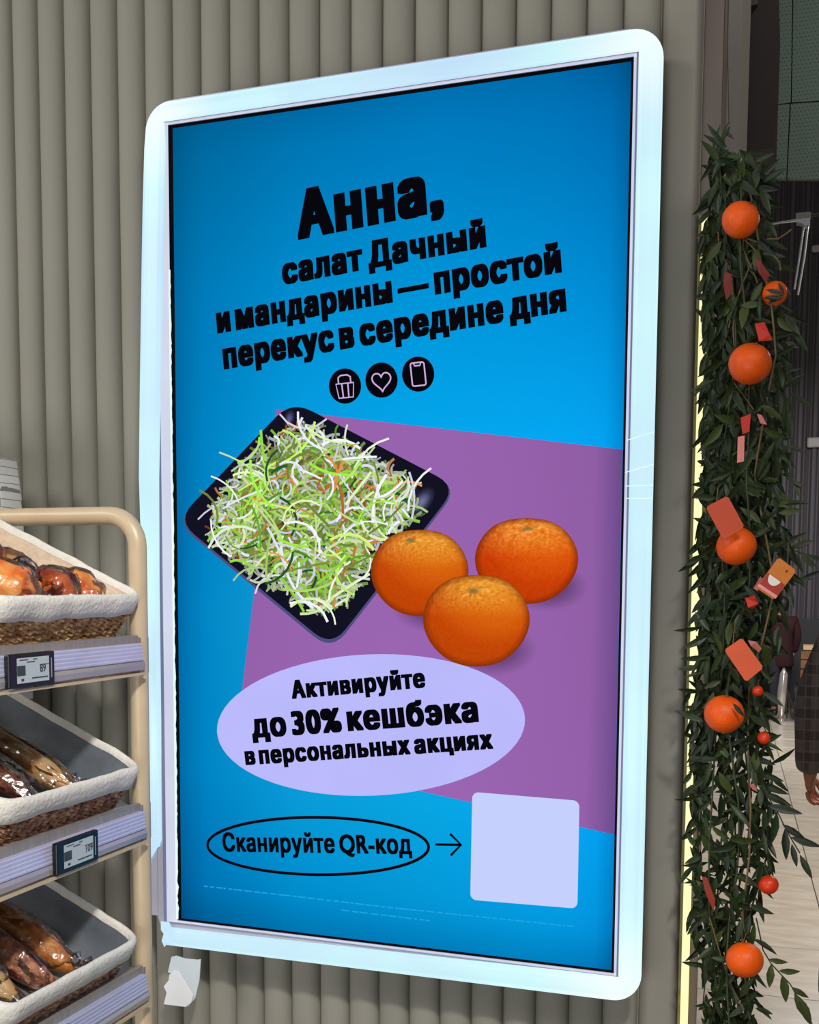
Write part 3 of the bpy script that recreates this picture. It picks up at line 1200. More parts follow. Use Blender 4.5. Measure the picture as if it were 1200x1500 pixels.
def make_basket(idx, a, b):
    L = abs(b.y - a.y)
    org = Vector((a.x, a.y, (a.z * 0.75 + b.z * 0.25)))
    def B(u, v, w): return org + U_ * u + V_ * v + N_ * w
    root = empty('bread_basket', B(DX / 2, L / 2, -0.08))
    random.seed(40 + idx)
    # outside linen fold
    nz_ = lambda u, v, k: noise.noise(Vector((u * 24, v * 24, idx * 7 + k)))
    fold = [(-0.007, -0.006), (-0.006, 0.001), (-0.002, 0.0055), (0.004, 0.003), (0.0065, -0.006), (0.006, -0.018), (0.005, -0.030), (0.001, -0.033)]
    rows = []
    for (off, w) in fold:
        loop = rim_loop(L, DX, 0.0)
        row = []
        for (u, v) in loop:
            cu, cv = min(max(u, 0.03), DX - 0.03), min(max(v, 0.03), L - 0.03)
            dr = Vector((u - cu, v - cv)); dr = dr.normalized() if dr.length > 1e-6 else Vector((0, 0))
            k = nz_(u, v, 0) * 0.0028
            hem = nz_(u * 0.6, v * 0.6, 3) * 0.006 if w < -0.015 else nz_(u, v, 2) * 0.002
            p = (u + dr.x * (off + k), v + dr.y * (off + k))
            row.append(B(p[0], p[1], w + hem))
        rows.append(row)
    mb = MB(); mb.grid(rows, close_v=True)
    o = obj('liner_fold', mb.mesh(), root, M_linen, True)
    o['label'] = 'white linen liner folded over the rim'
    # inside lining
    def wall_loop(off, w):
        loop = rim_loop(L, DX, 0.0)
        row = []
        for (u, v) in loop:
            cu, cv = min(max(u, 0.03), DX - 0.03), min(max(v, 0.03), L - 0.03)
            dr = Vector((u - cu, v - cv)); dr = dr.normalized() if dr.length > 1e-6 else Vector((0, 0))
            k = nz_(u, v, 0) * 0.0028
            row.append(B(u + dr.x * (off + k), v + dr.y * (off + k), w))
        return row
    rows = [wall_loop(-0.0045, 0.0005), wall_loop(-0.0125, -0.03), wall_loop(-0.02, -0.062), wall_loop(-0.03, -0.074)]
    ctr = [B(DX / 2, L / 2, -0.075)] * len(rows[0])
    rows.append(ctr)
    mb = MB(); mb.grid(rows, close_v=True)
    o = obj('inner_lining', mb.mesh(), root, M_linen_in if idx == 0 else M_greyliner, True)
    o['label'] = 'beige linen inside' if idx == 0 else 'dark slate grey lining inside'
    # woven body: core plus strands
    mb = MB(); mb.grid([wall_loop(-0.004, -0.008), wall_loop(-0.022, -0.084), [B(DX / 2, L / 2, -0.084)] * len(rows[0])], close_v=True)
    mat_w = M_weave if idx == 0 else M_weave2
    obj('basket_body', mb.mesh(), root, mat('weave_core_%d' % (idx > 0), (58, 38, 24), 0.9))
    mb = MB()
    nrow = 7
    loop0 = rim_loop(L, DX, 0.0)
    for j in range(nrow):
        w = -0.026 - 0.058 * j / (nrow - 1)
        for ph in (0, pi):
            pts = []
            for i, (u, v) in enumerate(loop0):
                if u > 0.10: continue
                cu, cv = min(max(u, 0.03), DX - 0.03), min(max(v, 0.03), L - 0.03)
                dr = Vector((u - cu, v - cv)); dr = dr.normalized() if dr.length > 1e-6 else Vector((0, 0))
                s = sin(i * pi / 1.35 + ph + j * 1.9)
                off = 0.003 - 0.018 * (-w - 0.008) / 0.076 + 0.0030 * s
                pts.append((i, B(u + dr.x * off, v + dr.y * off, w + 0.0035 * cos(i * pi / 1.35 + ph + j * 1.9) + random.uniform(-0.001, 0.001))))
            # break into consecutive runs
            runs = [[pts[0]]]
            for q in pts[1:]:
                if q[0] == runs[-1][-1][0] + 1: runs[-1].append(q)
                else: runs.append([q])
            for rn in runs:
                if len(rn) > 2: mb.tube([q[1] for q in rn], [random.uniform(0.0026, 0.004) for _ in rn], 5)
    # loose crossing straws
    for k in range(420):
        v = random.uniform(0.03, L - 0.06); w = random.uniform(-0.083, -0.028)
        off = -0.006 - 0.018 * (-w - 0.008) / 0.076
        ln = random.uniform(0.012, 0.03); sl = random.choice((-1, 1)) * random.uniform(0.15, 0.9)
        p0 = B(-off - 0.0075, v, w); p1 = B(-off - 0.0105, min(L, v + ln * 0.5), w + sl * ln * 0.25); p2 = B(-off - 0.007, min(L, v + ln), w + sl * ln * 0.5)
        mb.tube([p0, p1, p2], 0.0019, 4)
    for k in range(120):
        u = random.uniform(0.03, 0.34); w = random.uniform(-0.083, -0.028)
        off = -0.006 - 0.018 * (-w - 0.008) / 0.076
        ln = random.uniform(0.012, 0.03); sl = random.choice((-1, 1)) * random.uniform(0.15, 0.9)
        mb.tube([B(u, -off - 0.008, w), B(u + ln * 0.5, -off - 0.011, w + sl * ln * 0.25), B(u + ln, -off - 0.008, w + sl * ln * 0.5)], 0.0019, 4)
    o = obj('weave', mb.mesh(), root, mat_w); o['kind'] = 'stuff'
    return root, B, L


lab = ['seagrass basket with white linen liner holding glazed buns, on the top shelf',
       'wicker basket with grey lining holding wrapped long loaves, on the middle shelf',
       'wicker basket with grey lining holding crusty seeded loaves, on the lowest visible shelf']
baskets = []
for i, (a, b) in enumerate(basket_defs):
    root, B, L = make_basket(i, a, b)
    tag(root, lab[i], 'basket', 'lined bread baskets on the rack')
    baskets.append((B, L))

# ------------------------------------------------------------------ bread and buns
M_bun = mat('glazed_crust', (206, 92, 28), 0.22, var=0.6, vscale=34, rgb2=(246, 176, 90), bump=0.25, bscale=60, spec=0.6)
M_bun2 = mat('dark_glazed_crust', (148, 56, 26), 0.2, var=0.6, vscale=30, rgb2=(222, 116, 56), bump=0.25, bscale=60, spec=0.6)
M_choc = mat('dark_plum_filling', (52, 34, 44), 0.25, var=0.4, vscale=50)
M_loaf = mat('pale_brown_crust', (196, 146, 88), 0.5, var=0.4, vscale=28, rgb2=(216, 182, 130), bump=0.3, bscale=50)
M_loaf2 = mat('ochre_ribbed_crust', (186, 104, 36), 0.4, var=0.5, vscale=40, rgb2=(228, 160, 84), bump=0.5, bscale=70)
M_loaf3 = mat('reddish_seed_crust', (142, 70, 44), 0.45, var=0.6, vscale=60, rgb2=(214, 150, 110), bump=0.8, bscale=90)
M_greyfilm = film_material('grey_wrap', 0.12, (0.72, 0.70, 0.68, 1))


def blob(center, ax, radii, seed, amp=0.10, n=(18, 26), twist=0.0, ribs=0, scale=18.0):
    """closed lumpy body; ax = (X,Y,Z) unit vectors, radii along them"""
    mb = MB(); rows = []
    for i in range(n[0] + 1):
        th = pi * i / n[0]
        row = []
        for k in range(n[1]):
            ph = 2 * pi * k / n[1]
            d = Vector((cos(th), sin(th) * cos(ph), sin(th) * sin(ph)))
            e = Vector((math.copysign(abs(d.x) ** 0.8, d.x), d.y, d.z))
            q = 1 + amp * noise.noise(d * 1.7 + Vector((seed, 0, 0))) * 1.6 + amp * 0.4 * noise.noise(d * 5 + Vector((seed, 3, 0)))
            if ribs: q *= 1 + 0.07 * abs(sin(d.x * ribs + 1.2 * d.y + twist)) * (sin(th))
            row.append(center + (ax[0] * e.x * radii[0] + ax[1] * e.y * radii[1] + ax[2] * e.z * radii[2]) * q)
        rows.append(row)
    mb.grid(rows, close_v=True)
    return mb.mesh()


def bagged(name, center, ax, radii, seed, mbody, label, cat, group, amp=0.1, ribs=0, film=None, fs=1.12, famp=0.3, knot=None):
    root = empty(name, center - ax[2] * radii[2])
    tag(root, label, cat, group)
    obj('crust', blob(center, ax, radii, seed, amp, ribs=ribs), root, mbody, True)
    f = film or M_film
    me = blob(center + ax[2] * 0.002, ax, [r_ * fs + 0.0025 for r_ in radii], seed + 9, famp * 0.5, (26, 38))
    for i, v in enumerate(me.vertices):
        d = v.co - center
        k = noise.noise(v.co * 90 + Vector((seed, 0, 0))) * 0.0022
        v.co += d.normalized() * k
    obj('plastic_wrap', me, root, f, True)
    if knot is not None:
        mb = MB()
        for q in range(5):
            mb.tube([knot, knot + ax[0] * 0.012 * (1 if q % 2 else -1) + ax[2] * 0.012 + ax[1] * 0.006 * (q - 2)], [0.002, 0.005], 5)
        obj('twisted_end', mb.mesh(), root, f, True)
    return root


B, L = baskets[0]
random.seed(77)
zax = N_
axs = lambda rot: (U_ * cos(rot) + V_ * sin(rot), V_ * cos(rot) - U_ * sin(rot), N_)
buns = [  # u, v, w, radii, rot, dark, label
    (0.072, 0.074, -0.026, (0.040, 0.030, 0.034), 0.5, 0, 'golden glazed bun nearest the far corner of the top basket'),
    (0.060, 0.150, -0.022, (0.044, 0.031, 0.038), -0.3, 1, 'dark shiny twisted bun in the middle of the top basket'),
    (0.062, 0.262, -0.016, (0.050, 0.036, 0.042), 0.2, 0, 'big golden bun with white icing drips, left in the top basket'),
    (0.155, 0.245, -0.012, (0.050, 0.040, 0.042), 0.9, 1, 'reddish glazed bun lying behind the iced one in the top basket'),
    (0.165, 0.140, -0.034, (0.044, 0.036, 0.032), 0.1, 0, 'pale golden bun lying behind the dark twisted one'),
]
for i, (u, v, w, rd, rot, dk, lb) in enumerate(buns):
    bagged('glazed_bun', B(u, v, w), axs(rot), rd, 3.3 * i + 1, M_bun2 if dk else M_bun, lb, 'bun', 'wrapped glazed buns in the top basket', amp=0.16, ribs=5, fs=1.06)
# dark plum pastry between them
bagged('plum_pastry', B(0.085, 0.205, 0.002), axs(1.2), (0.022, 0.014, 0.020), 5.5, M_choc, 'small dark plum pastry in crinkled wrap between the glazed buns', 'pastry', None, amp=0.2, fs=1.1)

B, L = baskets[1]
bagged('long_loaf', B(0.192, 0.120, -0.040), axs(0.04), (0.146, 0.026, 0.026), 2.1, M_loaf, 'pale brown long loaf in clear wrap across the middle basket', 'bread', None, amp=0.07, knot=B(0.036, 0.112, -0.028), fs=1.08)
bagged('long_loaf', B(0.190, 0.215, -0.038), axs(0.02), (0.146, 0.032, 0.026), 6.1, M_loaf3, 'dark loaf under crinkled greyish wrap at the near side of the middle basket', 'bread', None, amp=0.1, film=M_greyfilm, fs=1.12)
B, L = baskets[2]
bagged('crusty_loaf', B(0.192, 0.112, -0.040), axs(0.04), (0.148, 0.027, 0.028), 8.1, M_loaf2, 'ochre ribbed loaf in clear wrap, nearest the wall in the lowest visible basket', 'bread', None, amp=0.07, ribs=28, fs=1.06, knot=B(0.036, 0.105, -0.03))
bagged('crusty_loaf', B(0.190, 0.178, -0.040), axs(0.03), (0.146, 0.027, 0.027), 11.1, M_loaf3, 'reddish brown seeded loaf in the middle of the lowest visible basket', 'bread', None, amp=0.12, ribs=24, fs=1.06)
bagged('crusty_loaf', B(0.188, 0.243, -0.042), axs(0.0), (0.146, 0.026, 0.025), 14.1, M_loaf, 'tan smooth loaf at the near side of the lowest visible basket', 'bread', None, amp=0.08, fs=1.06)

# ------------------------------------------------------------------ electronic price tags
M_epaper = mat('e_paper', (196, 208, 210), 0.5, spec=0.3)
M_eink = mat('e_paper_ink', (60, 72, 78), 0.6)
tag_lab = ['black framed electronic price tag on the top rail', 'black framed electronic price tag on the middle rail', 'black framed electronic price tag on the lowest visible rail']
for i, ((ya_px, yb_px), zr, price) in enumerate(zip((((13, 976), (80, 970)), ((83, 1246), (144, 1228)), ((52, 1512), (105, 1505))), rail_tops, ('89', '109', '79'))):
    xt = XF + 0.013
    ya = at(*ya_px, 0, xt + 0.004).y; yb = at(*yb_px, 0, xt + 0.004).y
    w = abs(yb - ya); h = 0.047
    cy_ = (ya + yb) / 2; cz_ = zr - 0.022
    root = empty('price_tag', (xt, cy_, cz_ - h / 2))
    tag(root, tag_lab[i], 'price tag', 'electronic price tags on the rack')
    MT = Matrix.Translation((xt, cy_, cz_)) @ Matrix.Rotation(radians(90), 4, 'Z')
    me = bevel_box(w, 0.009, h, 0.002, 2, MT)
    obj('tag_case', me, root, M_black)
    xs = xt + 0.0048
    y0_, y1_t = cy_ - w * 0.34, cy_ + w * 0.36
    mb = MB(); mb.box(xt, xs, y0_, y1_t, cz_ - h * 0.37, cz_ + h * 0.37)
    obj('tag_screen', mb.mesh(), root, M_epaper)
    mb = MB()
    W2 = y1_t - y0_; H2 = h * 0.74
    def rect(a0, a1, b0, b1):
        mb.box(xs - 0.0001, xs + 0.0003, y0_ + W2 * a0, y0_ + W2 * a1, cz_ - H2 / 2 + H2 * b0, cz_ - H2 / 2 + H2 * b1)
    rect(0.0, 0.25, 0.30, 0.70)
    rect(0.30, 0.55, 0.80, 0.84); rect(0.08, 0.34, 0.90, 0.935); rect(0.5, 0.62, 0.90, 0.94); rect(0.45, 0.95, 0.14, 0.19); rect(0.12, 0.2, 0.08, 0.18)
    rect(0.70, 0.99, 0.66, 0.69)
    obj('tag_marks', mb.mesh(), root, M_eink)
    # price figures
    c = bpy.data.curves.new('pt', 'FONT'); c.body = price; c.size = 0.0155; c.offset = 0.0003
    oo = bpy.data.objects.new('pt', c); COL.objects.link(oo)
    bpy.context.view_layer.update()
    me = bpy.data.meshes.new_from_object(oo.evaluated_get(bpy.context.evaluated_depsgraph_get()))
    bpy.data.objects.remove(oo)
    for v in me.vertices:
        v.co = Vector((xs + 0.0004, y0_ + W2 * 0.70 + v.co.x * 0.85, cz_ - H2 * 0.12 + v.co.y))
    obj('price_figures', me, root, M_eink)
    mb = MB(); mb.box(xt, xs + 0.0002, y1_t + w * 0.05, y1_t + w * 0.065, cz_ - h * 0.3, cz_ + h * 0.3)
    obj('side_print', mb.mesh(), root, mat('pale_print', (150, 165, 175), 0.6))

# ------------------------------------------------------------------ white gridded bag behind the rack
def bag_material():
    m = bpy.data.materials.new('white_cloth_grey_grid'); m.use_nodes = True
    nt = m.node_tree; N, L = nt.nodes, nt.links
    b = N['Principled BSDF']; b.inputs['Roughness'].default_value = 0.85
    tc = N.new('ShaderNodeTexCoord'); mp = N.new('ShaderNodeMapping')
    mp.inputs['Rotation'].default_value = (radians(90), 0, 0)
    nz = N.new('ShaderNodeTexNoise'); nz.inputs['Scale'].default_value = 25
    mx = N.new('ShaderNodeMixRGB'); mx.inputs[0].default_value = 0.004
    L.new(tc.outputs['Object'], mx.inputs[1]); L.new(nz.outputs['Color'], mx.inputs[2]); L.new(tc.outputs['Object'], nz.inputs['Vector'])
    L.new(mx.outputs[0], mp.inputs[0])
    br_ = N.new('ShaderNodeTexBrick')
    br_.inputs['Color1'].default_value = lin((236, 234, 226)); br_.inputs['Color2'].default_value = lin((222, 220, 214))
    br_.inputs['Mortar'].default_value = lin((140, 138, 136)); br_.inputs['Scale'].default_value = 1.0
    br_.inputs['Brick Width'].default_value = 0.027; br_.inputs['Row Height'].default_value = 0.015; br_.inputs['Mortar Size'].default_value = 0.0008
    L.new(mp.outputs[0], br_.inputs['Vector'])
    L.new(br_.outputs[0], b.inputs['Base Color'])
    return m


yb_ = -0.06
bx1 = at(18, 690, 1, yb_).x; bx2 = at(33, 1020, 1, yb_).x; bzt_ = at(8, 672, 1, yb_).z
mb = MB(); rows = []
nrow = 26
zb0 = 0.0
for i in range(nrow + 1):
    t = i / nrow
    z = zb0 + (bzt_ - zb0) * t
    zz_ = bzt_ - z
    xr_ = bx1 + (bx2 - bx1) * min(1.0, zz_ / 0.36)
    rnd = min(1, zz_ / 0.018)
    xr_ -= 0.012 * (1 - sqrt(max(0, 1 - (1 - rnd) ** 2)))
    xl_ = -1.02 + 0.012 * (1 - sqrt(max(0, 1 - (1 - rnd) ** 2)))
    row = []
    for (u, v) in rounded(xl_, xr_, -0.10, -0.025, 0.012, 3):
        k = noise.noise(Vector((u * 9, v * 9, z * 7))) * 0.004
        row.append(Vector((u + k, v + k, z)))
    rows.append(row)
mb.grid(rows, close_v=True)
n = len(rows[0])
mb.f.append(tuple(range(n))); mb.f.append(tuple(range(nrow * n, nrow * n + n)))
o = obj('gridded_bag', mb.mesh(), None, bag_material(), True)
tag(o, 'tall white cloth bag with thin grey grid lines standing behind the bread rack', 'bag')

# ------------------------------------------------------------------ garland
YGL = -0.02                                  # hanging plane of the garland


def GX(px, py, y=YGL): return at(px, py, 1, y)


edgeL = [(200, 1046), (235, 1032), (320, 1029), (500, 1027), (630, 1024), (740, 1016), (900, 1012), (1000, 1012), (1060, 1005), (1250, 1003), (1350, 1008), (1400, 1018), (1500, 1022)]
edgeR = [(200, 1066), (235, 1118), (300, 1132), (380, 1140), (440, 1160), (520, 1176), (620, 1162), (700, 1148), (780, 1162), (860, 1172), (930, 1150), (1010, 1128), (1100, 1136), (1180, 1146), (1260, 1140), (1330, 1120), (1400, 1110), (1460, 1118), (1500, 1125)]


def interp(tab, y):
    if y <= tab[0][0]: return tab[0][1]
    for (a, b), (c, d) in zip(tab[:-1], tab[1:]):
        if y <= c: return b + (d - b) * (y - a) / (c - a)
    return tab[-1][1]


gar = empty('leaf_garland', GX(1075, 200))
tag(gar, 'long hanging garland of dark green leaves and twigs at the end of the ribbed wall', 'garland')


def leaf_geo(L, w, curl, fold):
    """leaf along +X, width Y, normal Z"""
    st = [(0.0, 0.04), (0.18, 0.62), (0.42, 1.0), (0.68, 0.78), (0.88, 0.36), (1.0, 0.0)]
    vs = []; fs = []
    for i, (t, ww) in enumerate(st):
        x = L * t; zc = -curl * L * t * t
        vs += [(x, -w / 2 * ww, zc + fold * w * ww), (x, 0, zc), (x, w / 2 * ww, zc + fold * w * ww)]
    for i in range(len(st) - 1):
        a = i * 3
        fs += [(a, a + 3, a + 4, a + 1), (a + 1, a + 4, a + 5, a + 2)]
    return vs, fs


leaf_meshes = []
for k, (L_len, w_) in enumerate(((0.040, 0.0105), (0.034, 0.0095), (0.046, 0.0100), (0.030, 0.0100), (0.038, 0.0125), (0.044, 0.0085))):
    vs, fs = leaf_geo(L_len, w_, 0.12 + 0.05 * (k % 3), 0.18)
    me = mesh_of(vs, fs, 'leaf'); me.materials.append(M_leaf[(0, 0, 1, 1, 2, 0)[k]])
    for p in me.polygons: p.use_smooth = True
    leaf_meshes.append(me)


def frame_for(d, nrm):
    d = d.normalized(); nrm = (nrm - d * nrm.dot(d))
    if nrm.length < 1e-4: nrm = d.orthogonal()
    nrm.normalize(); y = nrm.cross(d)
    return Matrix((d, y, nrm)).transposed()


n_leaf_obj = 0


def leaf_object(pos, d, nrm, kind=None, scale=1.0):
    global n_leaf_obj
    n_leaf_obj += 1
    me = leaf_meshes[random.randrange(6) if kind is None else kind]
    o = bpy.data.objects.new('leaf', me); COL.objects.link(o)
    o.matrix_world = Matrix.Translation(pos) @ frame_for(d, nrm).to_4x4() @ Matrix.Scale(scale, 4)
    o.parent = gar; o.matrix_parent_inverse = gar.matrix_basis.inverted()
    return o


random.seed(9)
TOCAM = Vector((0.15, -1, 0.05)).normalized()
stems = MB()
twigs = MB()
mass = MB()
# main hanging strands
main_lines = []
for s_i, fx in enumerate((0.12, 0.28, 0.42, 0.55, 0.68, 0.80, 0.92, 0.35, 0.6)):
    pts = []
    ph = random.uniform(0, 6)
    ysh = (0.02, -0.035, 0.03, -0.05, 0.0, -0.04, 0.01, -0.01, 0.04)[s_i]
    y0p = 205 + 14 * s_i
    for k in range(40):
        py = y0p + (1640 - y0p) * k / 39
        xl__, xr__ = interp(edgeL, py) + 12, interp(edgeR, py) - 16
        px = xl__ + (xr__ - xl__) * fx + 7 * sin(py / 83 + ph)
        pts.append(at(px, py, 1, YGL + ysh + 0.012 * sin(py / 60 + ph)))
    main_lines.append(pts)
    (twigs if s_i in (2, 5) else stems).tube(pts, 0.0016, 5)


def rand_unit():
    return Vector((random.gauss(0, 1), random.gauss(0, 1), random.gauss(0, 1))).normalized()


def leaf_dir():
    a = random.gauss(0, 0.75)
    d = Vector((sin(a), random.uniform(-0.6, 0.35), -cos(a) * (1 if random.random() < 0.93 else -1)))
    return d.normalized()


n_mass = 0
cand = []
for i in range(2700):
    py = random.uniform(215, 1560)
    fl, fr_ = interp(edgeL, py), interp(edgeR, py)
    t = random.betavariate(1.15, 1.3)
    px = fl + 6 + (fr_ - fl - 14) * t
    yy = YGL + random.uniform(-0.055, 0.05)
    if px < fl + 22: yy = YGL + random.uniform(-0.03, 0.04)
    # thinner in the lower half, where the floor shows through
    if py > 1090 and random.random() < 0.35: continue
    pos = at(px, py, 1, yy)
    d = leaf_dir()
    if px < fl + 14 and d.x < -0.15: d.x *= -0.6
    cand.append((yy, pos, d, (TOCAM + rand_unit() * 0.75).normalized()))
for i in range(110):
    py = random.uniform(310, 635)
    px = random.uniform(1034, 1046)
    cand.append((YGL + 0.05, at(px, py, 1, YGL + random.uniform(0.0, 0.05)), Vector((random.uniform(-0.35, 0.2), -0.1, -1)).normalized(), (TOCAM + rand_unit() * 0.4).normalized()))
cand.sort(key=lambda c: c[0])
for k, (yy, pos, d, nrm) in enumerate(cand):
    if k < 235:
        leaf_object(pos, d, nrm, None, random.uniform(0.85, 1.15))
    else:
        vs, fs = leaf_geo(random.uniform(0.028, 0.044), random.uniform(0.008, 0.0115), random.uniform(0, 0.25), 0.15)
        M = frame_for(d, nrm)
        mass.add([pos + M @ Vector(v) for v in vs], fs)
        n_mass += 1

# explicit sprigs that stick out, as in the photograph
def sprig(px_pts, leaves, yoff=0.0, size=1.0, kinds=None):
    pts = [at(a, b, 1, YGL + yoff) for a, b in px_pts]
    stems.tube(pts, 0.0011, 5)
    for (a, b, ang_, ln) in leaves:
        pos = at(a, b, 1, YGL + yoff)
        th = radians(ang_)       # image-plane angle, 0 = right, 90 = down
        d = Vector((cos(th), -0.12, -sin(th)))
        leaf_object(pos, d, TOCAM + rand_unit() * 0.25, kinds, ln / 0.040)


sprig([(1108, 1345), (1118, 1392), (1130, 1412), (1142, 1425), (1158, 1442), (1168, 1460), (1190, 1500)],
      [(1126, 1405, 5, 0.030), (1141, 1422, -4, 0.033), (1130, 1412, 92, 0.040), (1146, 1428, 78, 0.046), (1160, 1446, 28, 0.030), (1164, 1455, 58, 0.052), (1172, 1462, 66, 0.046)], -0.03, kinds=4)
sprig([(1100, 1120), (1124, 1165), (1142, 1195), (1150, 1212), (1160, 1230), (1172, 1250)],
      [(1098, 1108, 15, 0.04), (1108, 1130, 18, 0.042), (1112, 1146, 20, 0.046), (1118, 1160, 24, 0.046), (1124, 1180, 8, 0.052), (1146, 1207, 32, 0.042), (1158, 1226, 14, 0.046), (1150, 1214, 85, 0.048), (1160, 1236, 76, 0.036), (1172, 1252, 62, 0.040), (1138, 1190, 95, 0.05), (1130, 1178, 100, 0.04)], -0.035, kinds=0)
sprig([(1120, 790), (1142, 800), (1160, 805), (1180, 812), (1196, 830)],
      [(1130, 792, -30, 0.03), (1142, 800, -28, 0.04), (1158, 803, -20, 0.036), (1160, 805, 62, 0.034), (1172, 808, 48, 0.034), (1150, 803, 80, 0.04), (1180, 812, 20, 0.03), (1168, 848, 0, 0.03), (1176, 846, -20, 0.026)], 0.0)
sprig([(1052, 240), (1055, 212), (1061, 190), (1068, 180)],
      [(1053, 232, -80, 0.036), (1057, 208, -62, 0.030), (1060, 192, 40, 0.024), (1050, 240, -110, 0.034), (1046, 250, -150, 0.026)], 0.0, kinds=1)
sprig([(1090, 250), (1115, 245), (1135, 262)],
      [(1095, 246, -25, 0.05), (1110, 262, -38, 0.046), (1118, 268, -30, 0.044), (1104, 275, 12, 0.042), (1120, 280, 60, 0.036)], -0.02, kinds=1)
sprig([(1150, 480), (1166, 484), (1176, 500)],
      [(1158, 478, 55, 0.042), (1150, 500, 30, 0.03), (1146, 520, 60, 0.034), (1140, 560, 75, 0.034), (1148, 545, -10, 0.03)], -0.02)
sprig([(1140, 690), (1152, 698), (1166, 712)],
      [(1146, 694, 12, 0.024), (1154, 700, 40, 0.022), (1160, 706, 18, 0.022), (1164, 712, 60, 0.02)], 0.0)
sprig([(1090, 690), (1112, 720), (1130, 745)],
      [(1112, 716, 20, 0.05), (1120, 735, 5, 0.045), (1140, 752, -8, 0.036), (1118, 744, 60, 0.04)], -0.03, kinds=4)
sprig([(1040, 1380), (1035, 1420), (1030, 1470)],
      [(1030, 1390, 140, 0.034), (1036, 1420, 100, 0.034), (1040, 1470, 160, 0.030), (1046, 1480, 120, 0.03), (1014, 1330, 100, 0.04), (1018, 1350, 85, 0.045)], 0.02)
sprig([(1018, 1100), (1016, 1160)],
      [(1018, 1100, 100, 0.045), (1014, 1130, 120, 0.035), (1012, 1010, 110, 0.035), (1014, 980, 70, 0.03)], 0.0)
obj('green_twig', stems.mesh(), gar, M_stemg)
# tan raffia loops
random.seed(2)
for pts in ([(1092, 352), (1106, 366), (1108, 378), (1098, 392), (1086, 420), (1078, 445), (1074, 480), (1076, 512)],
            [(1090, 350), (1088, 362), (1096, 382), (1104, 398), (1110, 415)],
            [(1096, 350), (1114, 356), (1126, 362), (1132, 372), (1142, 384), (1144, 396)],
            [(1052, 340), (1054, 366), (1066, 388), (1073, 402), (1074, 440), (1068, 480)],
            [(1124, 350), (1140, 350), (1152, 342), (1160, 336)],
            [(1040, 1345), (1056, 1400), (1070, 1440), (1090, 1480)],
            [(1075, 560), (1090, 580), (1104, 600)], [(1086, 1335), (1092, 1368), (1108, 1390)]):
    twigs.tube([at(a, b, 1, YGL - 0.045) for a, b in pts], 0.0011, 5)
obj('tan_twig', twigs.mesh(), gar, M_stem)
o = obj('foliage', mass.mesh(), gar, mat('leaf_mass', (30, 44, 22), 0.42, var=0.5, vscale=34, rgb2=(50, 62, 30), spec=0.3)); o['kind'] = 'stuff'
# hanging cord up to the ceiling behind the wall end
mb = MB(); mb.tube([at(1068, 180, 1, YGL), at(1066, 60, 1, YGL + 0.03), Vector((at(1060, 0, 1, 0.05).x, 0.05, WH))], 0.0008, 5)
obj('hanging_cord', mb.mesh(), gar, M_stemg)

# ---- oranges
M_calyx = mat('calyx_brown', (120, 62, 20), 0.8)
ors = [(1085, 322, 27.0, 'large orange fruit near the top of the garland', -0.075),
       (1135, 430, 18.0, 'orange partly covered by leaves on the right edge of the upper garland', -0.045),
       (1099, 533, 31.0, 'biggest round orange, hanging under two tan twigs in the upper garland', -0.075),
       (1079, 800, 29.0, 'orange half hidden under the upper tilted orange card', -0.065),
       (1061, 1046, 29.0, 'orange below the lower plain card in the middle of the garland', -0.075),
       (1126, 1296, 14.5, 'small red-orange fruit on the right edge of the lower garland', -0.04),
       (1091, 1406, 27.0, 'lowest orange, beside the sprig of single leaves', -0.075),
       (1119, 1081, 9.5, 'tiny red fruit at the right edge just below the tiny orange one', -0.05),
       (1110, 1012, 8.0, 'tiny orange fruit just under the lower plain card', -0.05),
       (1066, 405, 7.0, 'tiny dark red berry among leaves below the top orange', -0.03)]
for i, (px, py, rp_, lb, yo) in enumerate(ors):
    c = at(px, py, 1, YGL + yo)
    dep = (c - CP).dot(RF)
    R_ = rp_ * dep / FPX
    root = empty('orange_fruit', c - Vector((0, 0, R_)))
    tag(root, lb, 'orange', 'oranges hung in the garland')
    bm = bmesh.new(); bmesh.ops.create_uvsphere(bm, u_segments=28, v_segments=18, radius=R_)
    tilt_ = Matrix.Rotation(random.uniform(-0.6, 0.6), 4, 'X') @ Matrix.Rotation(random.uniform(-0.6, 0.6), 4, 'Y')
    for v in bm.verts:
        z = v.co.z / R_
        v.co.z *= 0.95
        v.co *= 1 - 0.05 * math.exp(-((1 - z) / 0.02)) - 0.03 * math.exp(-((1 + z) / 0.02))
        v.co = tilt_ @ v.co + c
    me = bpy.data.meshes.new('peel'); bm.to_mesh(me); bm.free()
    obj('peel', me, root, M_orange if rp_ > 12 and i != 5 else mat('red_orange_peel', (224, 54, 10), 0.4, var=0.1, vscale=40), True)
    d = (tilt_ @ Vector((0, 0, 1)))
    mb = MB(); mb.tube([c + d * R_ * 0.88, c + d * R_ * 0.935, c + d * R_ * 1.02], [R_ * 0.12, R_ * 0.10, R_ * 0.03], 7)
    obj('calyx', mb.mesh(), root, M_calyx)
    # wire into the garland
    mb = MB(); mb.tube([c + d * R_ * 0.9, c + Vector((0, 0.03, R_ * 1.15)), Vector((c.x, YGL, c.z + R_ * 1.5))], 0.0008, 5)
    obj('stalk', mb.mesh(), root, M_stem)
